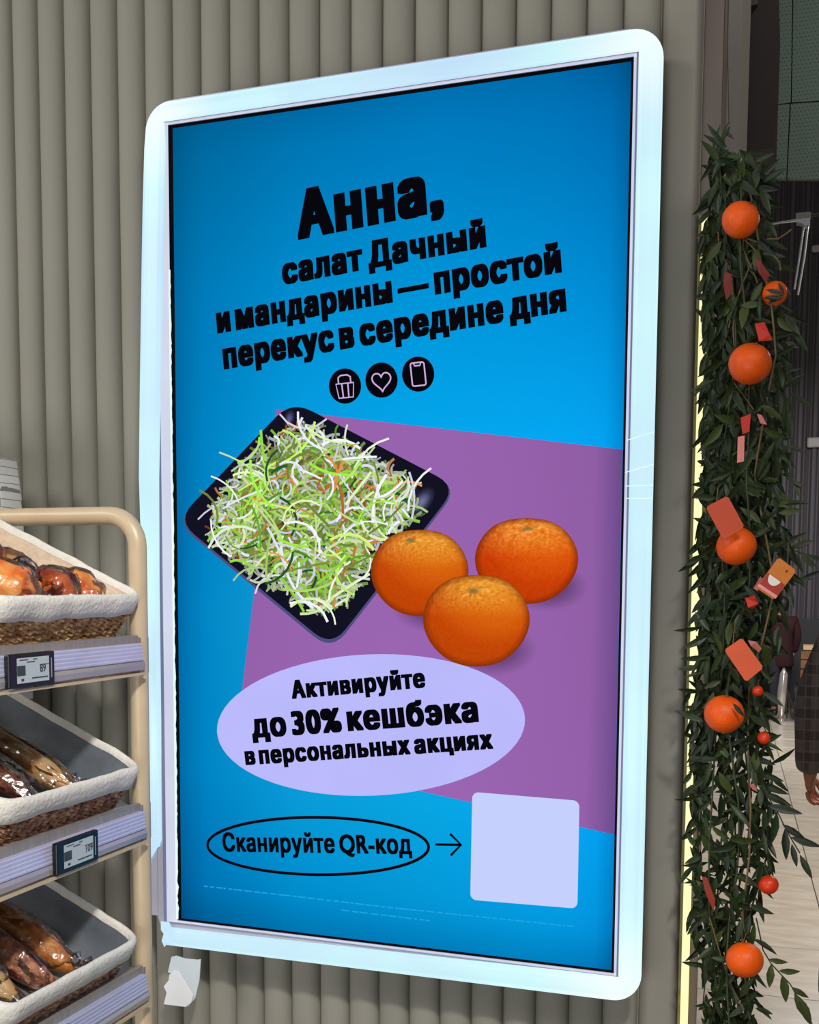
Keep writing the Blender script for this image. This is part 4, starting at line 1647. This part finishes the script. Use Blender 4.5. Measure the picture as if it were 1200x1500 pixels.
# leaves over the half covered orange and small torn petals around it
for (a, b, an, ln, yo) in ((1122, 424, 20, 0.026, -0.068), (1118, 436, 8, 0.028, -0.068), (1124, 446, -30, 0.026, -0.066), (1140, 414, 60, 0.020, -0.066),
                           (1074, 1030, 50, 0.026, -0.108), (1072, 1330, 80, 0.03, -0.07)):
    pos = at(a, b, 1, YGL + yo)
    th = radians(an)
    leaf_object(pos, Vector((cos(th), -0.05, -sin(th))), TOCAM + rand_unit() * 0.3, 0, ln / 0.04)

# ---- hanging cards
def card_obj(corners, y, m, label, name='hanging_card', hole=None, half=None):
    cs = [at(a, b, 1, y) for a, b in corners]
    root = empty(name, (cs[0] + cs[1] + cs[2] + cs[3]) / 4)
    tag(root, label, 'card', 'cards hung in the garland')
    ctr = (cs[0] + cs[1] + cs[2] + cs[3]) / 4
    loop = []
    for i in range(4):
        p = cs[i]; a = cs[i - 1]; b = cs[(i + 1) % 4]
        loop += [p + (a - p).normalized() * 0.003, p + (b - p).normalized() * 0.003]
    # slight bow so it does not read as a plane
    e1 = (cs[1] - cs[0]).normalized()
    mb = MB(); th = Vector((0, 0.0012, 0))
    bow = lambda p: p + Vector((0, -0.002 * (1 - ((p - ctr).dot(e1) / 0.03) ** 2), 0))
    nl = len(loop)
    mb.add([bow(p) for p in loop] + [bow(p) + th for p in loop], [tuple(range(nl)), tuple(range(2 * nl - 1, nl - 1, -1))] + [(i, (i + 1) % nl, (i + 1) % nl + nl, i + nl) for i in range(nl)])
    obj('card_board', mb.mesh(), root, m)
    top = (cs[0] + cs[1]) / 2
    mb = MB(); mb.tube([top, top + Vector((0, 0.02, 0.02)), Vector((top.x, YGL, top.z + 0.04))], 0.0007, 5)
    obj('string', mb.mesh(), root, M_stem)
    return root, cs


M_card1 = mat('dull_orange_card', (190, 66, 26), 0.6, var=0.04, vscale=20)
M_card2 = mat('bright_orange_card', (214, 84, 40), 0.6, var=0.04, vscale=20)
M_card3 = mat('amber_card', (206, 116, 24), 0.55, var=0.05, vscale=20)
card_obj([(1034, 743), (1066, 726), (1091, 772), (1060, 791)], YGL - 0.112, M_card1, 'dull orange rectangular card overlapping an orange in the middle of the garland')
card_obj([(1061, 952), (1087, 934), (1119, 978), (1093, 999)], YGL - 0.10, M_card2, 'plain bright orange card hanging in the garland above a round orange')
root, cs = card_obj([(1141, 816), (1167, 836), (1135, 879), (1108, 861)], YGL - 0.075, M_card3, 'amber and red card with a white half circle on the right side of the garland')


def on_card(cs, u, v, dy):
    p = (cs[0] * (1 - u) + cs[1] * u) * (1 - v) + (cs[3] * (1 - u) + cs[2] * u) * v
    return p + Vector((0, -0.0022 + dy, 0))


def card_patch(name, uv, m, dy):
    vs = [on_card(cs, u, v, dy) for u, v in uv]
    mb = MB(); mb.add(vs, [tuple(t) for t in tessellate_polygon([vs])])
    obj(name, mb.mesh(), root, m)


card_patch('red_field', [(0.02, 0.5), (0.98, 0.5), (0.98, 0.86), (0.02, 0.86)], mat('card_red', (170, 44, 30), 0.6), -0.0006)
card_patch('white_stripe', [(0.0, 0.86), (1.0, 0.86), (1.0, 0.95), (0.0, 0.95)], mat('card_pink_white', (232, 150, 140), 0.6), -0.0008)
hc = []
for k in range(17):
    a = pi * k / 16
    hc.append((0.44 + 0.30 * cos(a), 0.50 + 0.22 * sin(a)))
card_patch('white_half_circle', hc, mat('card_white', (236, 226, 216), 0.6), -0.001)
card_patch('punched_hole', ellipse_px(0.66, 0.17, 0.05, 0.04, 0, 12), M_calyx, -0.001)

# ---- red paper curls among the leaves
M_pink = mat('pink_white_paper', (222, 132, 120), 0.6)
curls = [([(1106, 474), (1120, 472), (1128, 490), (1132, 498), (1112, 500)], M_red, 'bright red-orange petal shaped scrap right above the biggest orange', 'orange'),
         ([(1062, 398), (1072, 402), (1072, 430), (1064, 440), (1060, 420)], mat('dark_red_paper', (120, 26, 14), 0.6), 'dark red paper scrap below the top orange', 'paper'),
         ([(1106, 380), (1114, 382), (1128, 402), (1122, 414), (1112, 400)], mat('dark_red_paper', (120, 26, 14), 0.6), 'dark red paper scrap just above the leaf-covered orange', 'paper'),
         ([(1109, 606), (1116, 608), (1124, 622), (1114, 620)], M_pink, 'pinkish red slanted scrap right of the twigs below the biggest orange', 'paper'),
         ([(1085, 612), (1100, 606), (1098, 632), (1088, 636)], M_red, 'rusty orange scrap left of the pinkish slanted one', 'paper'),
         ([(1081, 640), (1091, 638), (1090, 676), (1080, 678)], M_pink, 'narrow pink and red tag hanging in the middle of the upper garland', 'paper'),
         ([(1092, 876), (1106, 872), (1112, 884), (1102, 892), (1096, 890)], M_red, 'red scrap left below the amber card', 'paper'),
         ([(1096, 938), (1108, 940), (1116, 950), (1112, 956), (1100, 946)], M_pink, 'red and white striped scrap behind the bright orange card', 'paper'),
         ([(1028, 1284), (1036, 1286), (1048, 1318), (1046, 1336), (1036, 1314)], mat('brick_red_paper', (150, 52, 36), 0.6), 'long brick red paper curl at the left edge of the lower garland', 'paper'),
         ([(1098, 1148), (1106, 1150), (1110, 1160), (1102, 1156)], M_pink, 'small coral scrap among leaves under the tiny red fruit', 'paper'),
         ([(1104, 862), (1114, 844), (1118, 848), (1110, 866)], M_pink, 'thin pale pink strip at the left edge of the amber card', 'paper')]
for i, (pp, m, lb, cat_) in enumerate(curls):
    y = YGL - 0.062
    vs = [at(a, b, 1, y - 0.004 * sin(k * 1.7)) for k, (a, b) in enumerate(pp)]
    n = len(vs); th = Vector((0, 0.0015, 0))
    mb = MB()
    tess = tessellate_polygon([[Vector((v.x, v.z, 0)) for v in vs]])
    mb.add(vs + [v + th for v in vs], [tuple(t) for t in tess] + [tuple(j + n for j in reversed(t)) for t in tess] + [(j, (j + 1) % n, (j + 1) % n + n, j + n) for j in range(n)])
    o = obj('paper_scrap', mb.mesh(), None, m)
    tag(o, lb, 'paper', 'red paper scraps in the garland')

# ------------------------------------------------------------------ the hall beyond
def wall_box(px0, px1, py0, py1, y, dep, z0=None, z1=None, x0=None, x1=None):
    a = at(px0, py0, 1, y); b = at(px1, py1, 1, y)
    mb = MB()
    mb.box(a.x if x0 is None else x0, b.x if x1 is None else x1, y, y + dep, b.z if z0 is None else z0, a.z if z1 is None else z1)
    return mb


# brownish bulkhead behind the wall end
bh = structure(empty('wall_bulkhead', at(1057, 100, 1, 2.4)))
mb = wall_box(960, 1080, -400, 232, 2.4, 0.5, z1=6.6)
obj('bulkhead_panel', mb.mesh(), bh, mat('brown_grey_paint', (186, 160, 144), 0.6, var=0.05, vscale=3))
mb = wall_box(1080, 1082.5, -400, 232, 2.39, 0.5, z1=6.6)
obj('bulkhead_edge', mb.mesh(), bh, mat('edge_light_paint', (170, 158, 148), 0.5))
# dark opening, its darkness put in as a dark brown box
dk = structure(empty('wall_dark', at(1110, 100, 1, 2.9)))
mb = wall_box(1070, 1134, 6, 217, 2.95, 0.4)
obj('dark_opening', mb.mesh(), dk, mat('very_dark_brown', (46, 34, 32), 0.7))
mb = wall_box(1075, 1110, -300, 6, 2.93, 0.4, z1=6.6)
obj('lintel', mb.mesh(), dk, mat('olive_lintel', (74, 74, 60), 0.7))


# perforated metal cladding
def perf_material():
    m = bpy.data.materials.new('perforated_green_grey_metal'); m.use_nodes = True
    nt = m.node_tree; N, L = nt.nodes, nt.links
    b = N['Principled BSDF']; b.inputs['Roughness'].default_value = 0.5; b.inputs['Metallic'].default_value = 0.3
    tc = N.new('ShaderNodeTexCoord'); mp = N.new('ShaderNodeMapping'); mp.inputs['Rotation'].default_value = (radians(90), 0, 0)
    L.new(tc.outputs['Object'], mp.inputs[0])
    br_ = N.new('ShaderNodeTexBrick'); br_.offset = 0.5
    br_.inputs['Scale'].default_value = 1.0; br_.inputs['Brick Width'].default_value = 0.021; br_.inputs['Row Height'].default_value = 0.021
    br_.inputs['Mortar Size'].default_value = 0.0085; br_.inputs['Mortar Smooth'].default_value = 0.4
    br_.inputs['Color1'].default_value = lin((48, 60, 52)); br_.inputs['Color2'].default_value = lin((66, 78, 68)); br_.inputs['Mortar'].default_value = lin((92, 106, 94))
    L.new(mp.outputs[0], br_.inputs['Vector'])
    L.new(br_.outputs[0], b.inputs['Base Color'])
    return m


M_perf = perf_material()
YP = 5.0
pf_ = structure(empty('wall_perforated', at(1170, 100, 1, YP)))
def panel_px(name, pts, y, m, parent):
    pl = [P(a, b, y) for a, b in pts]
    obj(name, prism(pl, [], fly, y, y + 0.03), parent, m)
panel_px('panel', [(1135, -160), (1163.5, -160), (1158.5, 150), (1134, 153)], YP, M_perf, pf_)
panel_px('panel', [(1165, -160), (1330, -160), (1330, 139), (1160, 150)], YP + 0.012, M_perf, pf_)
panel_px('panel', [(1134, 154.5), (1157, 152), (1152, 262), (1133, 262)], YP + 0.004, M_perf, pf_)
panel_px('panel', [(1158.8, 152), (1330, 141), (1330, 262), (1153.5, 262)], YP + 0.016, M_perf, pf_)
panel_px('panel_frame', [(1130, -170), (1332, -170), (1332, 264), (1130, 264)], YP + 0.06, mat('seam_dark', (18, 20, 18), 0.8), pf_)

# dark corrugated curtain further back
YC = 13.0
cu = structure(empty('wall_far', at(1180, 600, 1, YC)))
xa = at(900, 500, 1, YC).x; xb2 = at(1560, 500, 1, YC).x
zt2 = 6.6; zb2 = at(1180, 906, 1, YC).z
mb = MB(); row0 = []; row1 = []
nn = 420
random.seed(8)
for i in range(nn + 1):
    x = xa + (xb2 - xa) * i / nn
    ph = (x - xa) / 0.115 * 2 * pi
    y = YC + 0.035 * sin(ph) + 0.012 * sin(ph * 2.3 + 1)
    row0.append(Vector((x, y, zb2))); row1.append(Vector((x, y, zt2)))
mb.grid([row0, row1])
obj('corrugated_sheet', mb.mesh(), cu, mat('grey_purple_sheet', (88, 82, 86), 0.6, 0.1), True)
mb = MB(); mb.box(xa, xb2, YC - 0.03, YC + 0.1, 0.0, zb2)
obj('dark_plinth', mb.mesh(), cu, mat('dark_plinth', (46, 46, 48), 0.6))
# dark ceiling of the hall
ce = structure(empty('ceiling', (1.5, 7, 6.6)))
mb = MB(); mb.box(-2, 7, 2.4, 20, 6.6, 6.7)
obj('ceiling_slab', mb.mesh(), ce, mat('dark_ceiling', (50, 50, 48), 0.8))
# right side wall of the hall, far outside the frame
ws = structure(empty('wall_right', (5.2, 8, 0)))
mb = MB(); mb.box(5.2, 5.35, 2.0, 20, 0, 6.6)
obj('side_wall', mb.mesh(), ws, mat('side_wall_grey', (120, 116, 110), 0.7))

# chrome bracket with two rods
M_chrome = mat('dull_chrome', (200, 200, 196), 0.25, 0.8)
yk = 3.4
br0 = empty('rod_bracket', at(1178, 310, 1, yk))
tag(br0, 'chrome angled bracket with two slanting rods in the dark hall beside the upper garland', 'bracket')
mb = MB(); mb.tube([at(1128, 328, 1, yk), at(1150, 325, 1, yk), at(1168, 322.5, 1, yk)], [0.004, 0.005, 0.006], 8)
obj('arm', mb.mesh(), br0, M_chrome)
pl = [P(a, b, yk - 0.01) for a, b in ((1166, 322), (1187, 319), (1187, 330), (1179, 331), (1176, 328), (1167, 326))]
obj('corner_block', prism(pl, [], fly, yk - 0.015, yk + 0.03), br0, M_chrome)
pl = [P(a, b, yk) for a, b in ((1166, 312), (1188, 310), (1188, 318), (1166, 321))]
obj('mount_plate', prism(pl, [], fly, yk, yk + 0.03), br0, mat('dull_grey_plate', (110, 105, 96), 0.5))
for pts in (((1178, 329), (1170, 385), (1164, 424)), ((1184, 329), (1178, 380), (1169, 432))):
    mb = MB(); mb.tube([at(a, b, 1, yk) for a, b in pts], 0.0045, 8)
    obj('rod', mb.mesh(), br0, M_chrome)
# support: dark pole to the ceiling
mb = MB(); a = at(1187, 315, 1, yk + 0.03); mb.tube([(a.x - 0.01, yk + 0.035, a.z), (a.x + 0.22, yk + 0.035, a.z), (a.x + 0.24, yk + 0.035, a.z + 0.03), (a.x + 0.24, yk + 0.035, 6.6)], 0.008, 8)
obj('pole', mb.mesh(), br0, mat('black_pole', (20, 20, 20), 0.6))

# small white sensor lamp hanging at the edge of the perforated cladding
c = at(1128.5, 184, 1, 4.6)
sl = empty('ceiling_sensor', c)
tag(sl, 'small white square sensor hanging from a dark bracket beside the perforated cladding', 'sensor')
MT = Matrix.Translation(c)
obj('sensor_box', bevel_box(0.03, 0.03, 0.03, 0.004, 2, MT), sl, mat('white_lamp', (210, 210, 206), 0.4, emit=0.45))
mb = MB(); mb.tube([c + Vector((0, 0, 0.014)), at(1129, 158, 1, 4.6), at(1136, 154, 1, 4.6), at(1136, 154, 1, 4.99)], 0.005, 6)
obj('bracket_arm', mb.mesh(), sl, mat('grey_arm', (80, 84, 80), 0.5))
# small grey boxes on the far curtain
for (px, py, w, h, lb) in ((1193, 648, 20, 15, 'small pale grey box on the dark ribbed sheet, right of the garland'),
                           (1198, 364, 16, 10, 'small rounded grey knob at the right edge above the chrome bracket rods')):
    c = at(px, py, 1, 12.92)
    dep = (c - CP).dot(RF)
    o = obj('wall_box', bevel_box(w * dep / FPX, 0.06, h * dep / FPX, 0.02, 2, Matrix.Translation(c)), None, mat('pale_grey_box', (170, 162, 160), 0.5))
    tag(o, lb, 'box')

# ---- far display table with wooden crates
yt = 11.6
tb = empty('display_table', Vector((at(1190, 1010, 1, yt).x + 0.4, yt, 0)))
tag(tb, 'dark display table at the far end of the hall carrying wooden crates', 'table')
xl2 = at(1164, 1000, 1, yt).x
ztab = at(1185, 1008, 1, yt).z
M_dkwood = mat('dark_table', (52, 46, 44), 0.4)
mb = MB(); mb.box(xl2, xl2 + 1.6, yt, yt + 0.7, ztab - 0.05, ztab)
obj('table_top', mb.mesh(), tb, M_dkwood)
mb = MB(); mb.box(xl2, xl2 + 1.6, yt, yt + 0.7, ztab - 0.2, ztab - 0.16)
obj('lower_shelf', mb.mesh(), tb, M_dkwood)
for dx in (0.03, 1.57):
    for dy in (0.03, 0.67):
        mb = MB(); mb.box(xl2 + dx - 0.02, xl2 + dx + 0.02, yt + dy - 0.02, yt + dy + 0.02, 0.0, ztab - 0.05)
        obj('leg', mb.mesh(), tb, M_dkwood)
M_crate = [mat('crate_brown', (128, 84, 48), 0.7, var=0.2, vscale=6), mat('crate_pale', (206, 170, 126), 0.7, var=0.15, vscale=6)]
for i, (px0, px1, py0, py1, mi, lb) in enumerate(((1172, 1190, 952, 1007, 0, 'brown wooden crate on the far table, left of two'), (1191, 1214, 958, 1007, 0, 'brown wooden crate on the far table, behind the plaid sleeve'),
                                      (1177, 1193, 945, 952, 1, 'pale open box lying on top of the brown crate on the far table'))):
    a = at(px0, py1, 1, yt + 0.1); b = at(px1, py0, 1, yt + 0.1)
    zz0 = ztab + 0.001 if mi == 0 else at(px0, 952, 1, yt + 0.1).z + 0.001
    zz1 = b.z
    root = empty('wooden_crate', Vector(((a.x + b.x) / 2, yt + 0.25, zz0)))
    tag(root, lb, 'crate', 'crates on the far table')
    hgt = zz1 - zz0
    mb = MB(); mb.box(a.x + 0.008, b.x - 0.008, yt + 0.108, yt + 0.38, zz0 + 0.002, zz1 - 0.01)
    obj('crate_core', mb.mesh(), root, mat('crate_inside', (60, 40, 26), 0.8))
    ns = 4 if mi == 0 else 1
    for q in range(ns):
        mb = MB(); z1 = zz0 + hgt * q / ns; z2 = zz0 + hgt * (q + 0.86) / ns
        mb.box(a.x, b.x, yt + 0.10, yt + 0.39, z1, z2)
        obj('slat', mb.mesh(), root, M_crate[mi])

# ---- chrome stanchion with a round base
c = at(1146, 1057, 2, 0.0)
st_ = empty('chrome_stand', c)
tag(st_, 'chrome tapered stand with round base on the far floor right of the garland', 'stand')
M_ch2 = mat('bright_chrome', (214, 206, 196), 0.18, 0.7)
mb = MB(); mb.tube([c + Vector((0, 0, 0.0)), c + Vector((0, 0, 0.02)), c + Vector((0, 0, 0.035))], [0.16, 0.16, 0.04], 24)
obj('base', mb.mesh(), st_, M_ch2, False)
mb = MB(); mb.tube([c + Vector((-0.01, 0, 0.03)), c + Vector((-0.015, 0, 0.30)), c + Vector((0.0, 0, 0.55)), c + Vector((0, 0, 0.62))], [0.03, 0.055, 0.045, 0.01], 14)
obj('column', mb.mesh(), st_, M_ch2, True)
for dx in (0.05, 0.11, 0.17):
    mb = MB(); mb.tube([c + Vector((0.02, 0.03, 0.42)), c + Vector((dx, 0.03, 0.02))], 0.010, 8)
    obj('strut', mb.mesh(), st_, mat('dark_strut', (52, 46, 44), 0.4))


# ------------------------------------------------------------------ people
def skin_obj(name, verts, edges, radii, parent, m, sub=2, root_i=0, disconnected_roots=()):
    me = bpy.data.meshes.new(name)
    me.from_pydata([tuple(v) for v in verts], edges, [])
    me.materials.append(m)
    o = bpy.data.objects.new(name, me); COL.objects.link(o)
    md = o.modifiers.new('Skin', 'SKIN')
    md.use_smooth_shade = True
    if not me.skin_vertices:
        return o
    sd = me.skin_vertices[0].data
    for i, r_ in enumerate(radii):
        sd[i].radius = r_ if isinstance(r_, tuple) else (r_, r_)
        sd[i].use_root = (i == root_i or i in disconnected_roots)
    s2 = o.modifiers.new('Sub', 'SUBSURF'); s2.levels = sub; s2.render_levels = sub
    if parent:
        o.parent = parent; o.matrix_parent_inverse = parent.matrix_basis.inverted()
    return o


def person(base, yaw, H, coat_m, trouser_m, skin_m, hair_m, label, arm_pose, coat_hem=0.48, detail=True):
    """standing figure; local x = its right... built in local frame then placed by a matrix"""
    root = empty('person', base)
    tag(root, label, 'person')
    s = H / 1.70
    M = Matrix.Translation(base) @ Matrix.Rotation(yaw, 4, 'Z')
    def W(x, y, z): return M @ Vector((x * s, y * s, z * s))
    V = []; E_ = []; R_ = []
    def add(p, r_, link=None):
        V.append(W(*p)); R_.append(r_ * s if not isinstance(r_, tuple) else (r_[0] * s, r_[1] * s))
        if link is not None: E_.append((link, len(V) - 1))
        return len(V) - 1
    # facing -y locally
    pel = add((0, 0, 0.94), (0.145, 0.105)); wa = add((0, 0, 1.08), (0.130, 0.095), pel); ch = add((0, 0, 1.28), (0.150, 0.105), wa)
    nk0 = add((0, 0, 1.41), (0.085, 0.07), ch); nk = add((0, -0.005, 1.47), 0.052, nk0); hd0 = add((0, -0.012, 1.53), (0.066, 0.072), nk); hd = add((0, -0.012, 1.60), (0.074, 0.088), hd0); ht = add((0, -0.005, 1.665), (0.055, 0.066), hd)
    roots = []
    for sd in (-1, 1):
        hp = add((0.09 * sd, 0, 0.88), 0.088, pel); kn = add((0.095 * sd, -0.01 + 0.06 * sd, 0.49), 0.058, hp); an_ = add((0.10 * sd, 0.02 + 0.10 * sd, 0.09), 0.038, kn)
        add((0.105 * sd, -0.10 + 0.10 * sd, 0.035), (0.036, 0.026), an_)
    hands = []
    for sd in (-1, 1):
        sh__ = add((0.175 * sd, 0, 1.37), 0.055, ch)
        el, wr, hn = arm_pose[sd]
        e_ = add(el, 0.043, sh__); w_ = add(wr, 0.027, e_)
        h1 = add(tuple(wr[i] + (hn[i] - wr[i]) * 0.45 for i in range(3)), (0.038, 0.018), w_)
        h2 = add(hn, (0.040, 0.016), h1)
        hands.append((sd, wr, hn))
    if detail:
        for sd, wr, hn in hands:
            wr_, hn_ = Vector(wr), Vector(hn)
            ax = (hn_ - wr_).normalized()
            side = Vector((0, -1, 0)); side = (side - ax * side.dot(ax)).normalized()
            palm = ax.cross(side) * (-sd)
            inw = Vector((-sd, 0, 0)); inw = (inw - ax * inw.dot(ax)).normalized()
            for f_i, (o_, ln) in enumerate(((-0.030, 0.058), (-0.010, 0.072), (0.010, 0.078), (0.030, 0.070))):
                p0 = hn_ + side * o_ - ax * 0.012
                a_ = add(tuple(p0), 0.0095)
                roots.append(a_)
                p1 = p0 + ax * (ln * 0.5) + inw * 0.004
                b_ = add(tuple(p1), 0.0088, a_)
                p2 = p1 + (ax * 0.75 + inw * 0.66) * (ln * 0.32)
                c_ = add(tuple(p2), 0.008, b_)
                p3 = p2 + (ax * 0.25 + inw * 0.95) * (ln * 0.28)
                add(tuple(p3), 0.007, c_)
            p0 = wr_ + ax * 0.030 + side * 0.018
            a_ = add(tuple(p0), 0.013); roots.append(a_)
            p1 = p0 + side * 0.026 + ax * 0.022 + inw * 0.008
            b_ = add(tuple(p1), 0.0115, a_)
            p2 = p1 + side * 0.006 + ax * 0.030 + inw * 0.014
            c_ = add(tuple(p2), 0.0098, b_)
            add(tuple(p2 + ax * 0.020 + inw * 0.008), 0.008, c_)
    body = skin_obj('body', V, E_, R_, root, skin_m, 2, 0, roots)
    # nose, ears, eyes, mouth as one small face set
    mb = MB()
    mb.tube([W(0, -0.095, 1.615), W(0, -0.118, 1.578), W(0, -0.098, 1.570)], [0.006 * s, 0.012 * s, 0.008 * s], 8)
    for sd in (-1, 1):
        mb.tube([W(0.074 * sd, 0.0, 1.615), W(0.084 * sd, 0.008, 1.60), W(0.078 * sd, 0.0, 1.575)], [0.010 * s, 0.014 * s, 0.007 * s], 8)
    obj('face_features', mb.mesh(), root, skin_m, True)
    mb = MB()
    for sd in (-1, 1):
        mb.tube([W(0.022 * sd, -0.094, 1.608), W(0.038 * sd, -0.090, 1.608)], 0.006 * s, 8)
    obj('eyes', mb.mesh(), root, mat('eye_dark', (30, 24, 22), 0.3))
    mb = MB(); mb.tube([W(-0.022, -0.093, 1.545), W(0, -0.098, 1.543), W(0.022, -0.093, 1.545)], 0.0045 * s, 6)
    obj('mouth', mb.mesh(), root, mat('lip_tone', (140, 70, 62), 0.5))
    # hair: shell over the head
    bm = bmesh.new(); bmesh.ops.create_uvsphere(bm, u_segments=24, v_segments=16, radius=1.0)
    for v in bm.verts:
        x, y, z = v.co
        k = 1 + 0.05 * noise.noise(v.co * 5)
        low = 0
        if z < 0:
            low = -z * 0.05
        yy = y
        if y < -0.35 and z < 0.45: yy = -0.35 + (y + 0.35) * 0.2
        v.co = W(x * 0.092 * k, 0.012 + yy * 0.108 * k, 1.615 + z * (0.098 if z > 0 else 0.15) * k)
    me = bpy.data.meshes.new('hair'); bm.to_mesh(me); bm.free()
    obj('hair', me, root, hair_m, True)
    # coat: torso shell plus sleeves in one skin
    V = []; E_ = []; R_ = []
    c0 = add((0, 0, coat_hem + 0.0), (0.215, 0.150)); c1 = add((0, 0, 0.75), (0.200, 0.145), c0); c2 = add((0, 0, 0.95), (0.182, 0.138), c1); c3 = add((0, 0, 1.12), (0.168, 0.128), c2); c4 = add((0, 0, 1.30), (0.178, 0.128), c3); c5 = add((0, 0, 1.40), (0.115, 0.095), c4); add((0, 0, 1.455), (0.072, 0.07), c5)
    for sd in (-1, 1):
        sh__ = add((0.182 * sd, 0, 1.375), 0.076, c4)
        el, wr, hn = arm_pose[sd]
        e_ = add(tuple(Vector((0.182 * sd, 0, 1.375)) * 0.5 + Vector(el) * 0.5), 0.070, sh__)
        e2 = add(el, 0.066, e_); m_ = add(tuple(Vector(el) * 0.5 + Vector(wr) * 0.5), 0.060, e2)
        add(tuple(Vector(el) * 0.0 + Vector(wr) * 1.0), 0.056, m_)
    coat = skin_obj('coat', V, E_, R_, root, coat_m, 2, 0)
    # trousers and shoes
    V = []; E_ = []; R_ = []
    a_ = add((0, 0, 1.02), (0.160, 0.118)); b_ = add((0, 0, 0.92), (0.168, 0.125), a_); add((0, 0, 0.83), (0.155, 0.115), b_)
    skin_obj('trouser_top', V, E_, R_, root, trouser_m, 2, 0)
    for sd in (-1, 1):
        V = []; E_ = []; R_ = []
        a_ = add((0.09 * sd, 0, 0.90), 0.105); b_ = add((0.095 * sd, -0.01 + 0.06 * sd, 0.49), 0.078, a_); add((0.10 * sd, 0.02 + 0.10 * sd, 0.10), 0.062, b_)
        skin_obj('trouser_leg', V, E_, R_, root, trouser_m, 2, 0)
        mb = MB()
        rows = []
        for t, w_, h_ in ((-0.09, 0.030, 0.06), (-0.06, 0.042, 0.085), (0.0, 0.044, 0.085), (0.08, 0.045, 0.06), (0.14, 0.042, 0.05), (0.175, 0.026, 0.04)):
            cy__ = 0.03 + 0.10 * sd - t
            rows.append([W(0.105 * sd + w_ * cos(a), cy__, max(0.0, h_ / 2 + h_ / 2 * sin(a) * 1.0)) for a in [2 * pi * q / 12 for q in range(12)]])
        mb.grid(rows, close_v=True); mb.f.append(tuple(range(12))); mb.f.append(tuple(range(60, 72)))
        obj('shoe', mb.mesh(), root, mat('shoe_black', (24, 22, 22), 0.4), True)
    return root


def plaid_material():
    m = bpy.data.materials.new('grey_brown_plaid'); m.use_nodes = True
    nt = m.node_tree; N, L = nt.nodes, nt.links
    b = N['Principled BSDF']; b.inputs['Roughness'].default_value = 0.9
    tc = N.new('ShaderNodeTexCoord')
    last = None
    col = None
    base = N.new('ShaderNodeRGB'); base.outputs[0].default_value = lin((116, 105, 100))
    col = base.outputs[0]
    for d, sc, thr, c in (('X', 5, 0.66, (70, 60, 62)), ('Z', 4, 0.62, (72, 62, 62)), ('X', 9, 0.94, (132, 116, 108)), ('Z', 8, 0.94, (128, 112, 106))):
        wv = N.new('ShaderNodeTexWave'); wv.bands_direction = d; wv.inputs['Scale'].default_value = sc; wv.inputs['Distortion'].default_value = 0.6
        L.new(tc.outputs['Object'], wv.inputs['Vector'])
        gt = N.new('ShaderNodeMath'); gt.operation = 'GREATER_THAN'; gt.inputs[1].default_value = thr
        L.new(wv.outputs['Fac'], gt.inputs[0])
        ml = N.new('ShaderNodeMath'); ml.operation = 'MULTIPLY'; ml.inputs[1].default_value = 0.65
        L.new(gt.outputs[0], ml.inputs[0])
        mx = N.new('ShaderNodeMixRGB'); mx.inputs[2].default_value = lin(c)
        L.new(ml.outputs[0], mx.inputs[0]); L.new(col, mx.inputs[1])
        col = mx.outputs[0]
    L.new(col, b.inputs['Base Color'])
    return m


M_skin = mat('skin_tone', (196, 128, 100), 0.5, sub=0.05)
M_hair = mat('dark_hair', (26, 20, 18), 0.5, bump=0.5, bscale=80)
M_trd = mat('dark_trousers', (40, 38, 42), 0.85)
# person with plaid coat: right hand just inside the frame's right edge
wr_w = at_depth(1187, 1134, 4.0)
# local pose: left arm (sd -1) hangs; figure faces to the right of the picture, away
yaw = radians(165)
Hh = 1.72
s_ = Hh / 1.70
zl = wr_w.z / s_
pose = {-1: ((-0.235, 0.03, zl + 0.26), (-0.245, -0.02, zl), (-0.250, -0.045, zl - 0.062)),
        1: ((0.235, 0.03, zl + 0.26), (0.245, -0.02, zl), (0.250, -0.045, zl - 0.062))}
# with yaw=165 the local +x side points to -x (picture left)
loc = Matrix.Rotation(yaw, 4, 'Z') @ Vector((0.245 * s_, -0.02 * s_, 0))
base = Vector((wr_w.x - loc.x, wr_w.y - loc.y, 0.0))
person(base, yaw, Hh, plaid_material(), M_trd, M_skin, M_hair, 'person in a grey brown plaid coat at the right edge, arm hanging down', pose)

# far figure in a burgundy coat, seen from behind
hb = at_depth(1146, 892, 13.35)
base = Vector((hb.x, hb.y, 0))
pose2 = {-1: ((-0.23, 0.02, 1.12), (-0.20, -0.06, 0.90), (-0.18, -0.08, 0.82)), 1: ((0.23, 0.02, 1.12), (0.20, -0.06, 0.90), (0.18, -0.08, 0.82))}
person(base, radians(195), 1.42, mat('burgundy_cloth', (50, 9, 15), 0.85, var=0.2, vscale=6), M_trd, M_skin, M_hair, 'distant person with dark hair in a burgundy coat, seen from behind beside the garland', pose2, coat_hem=0.66, detail=False)
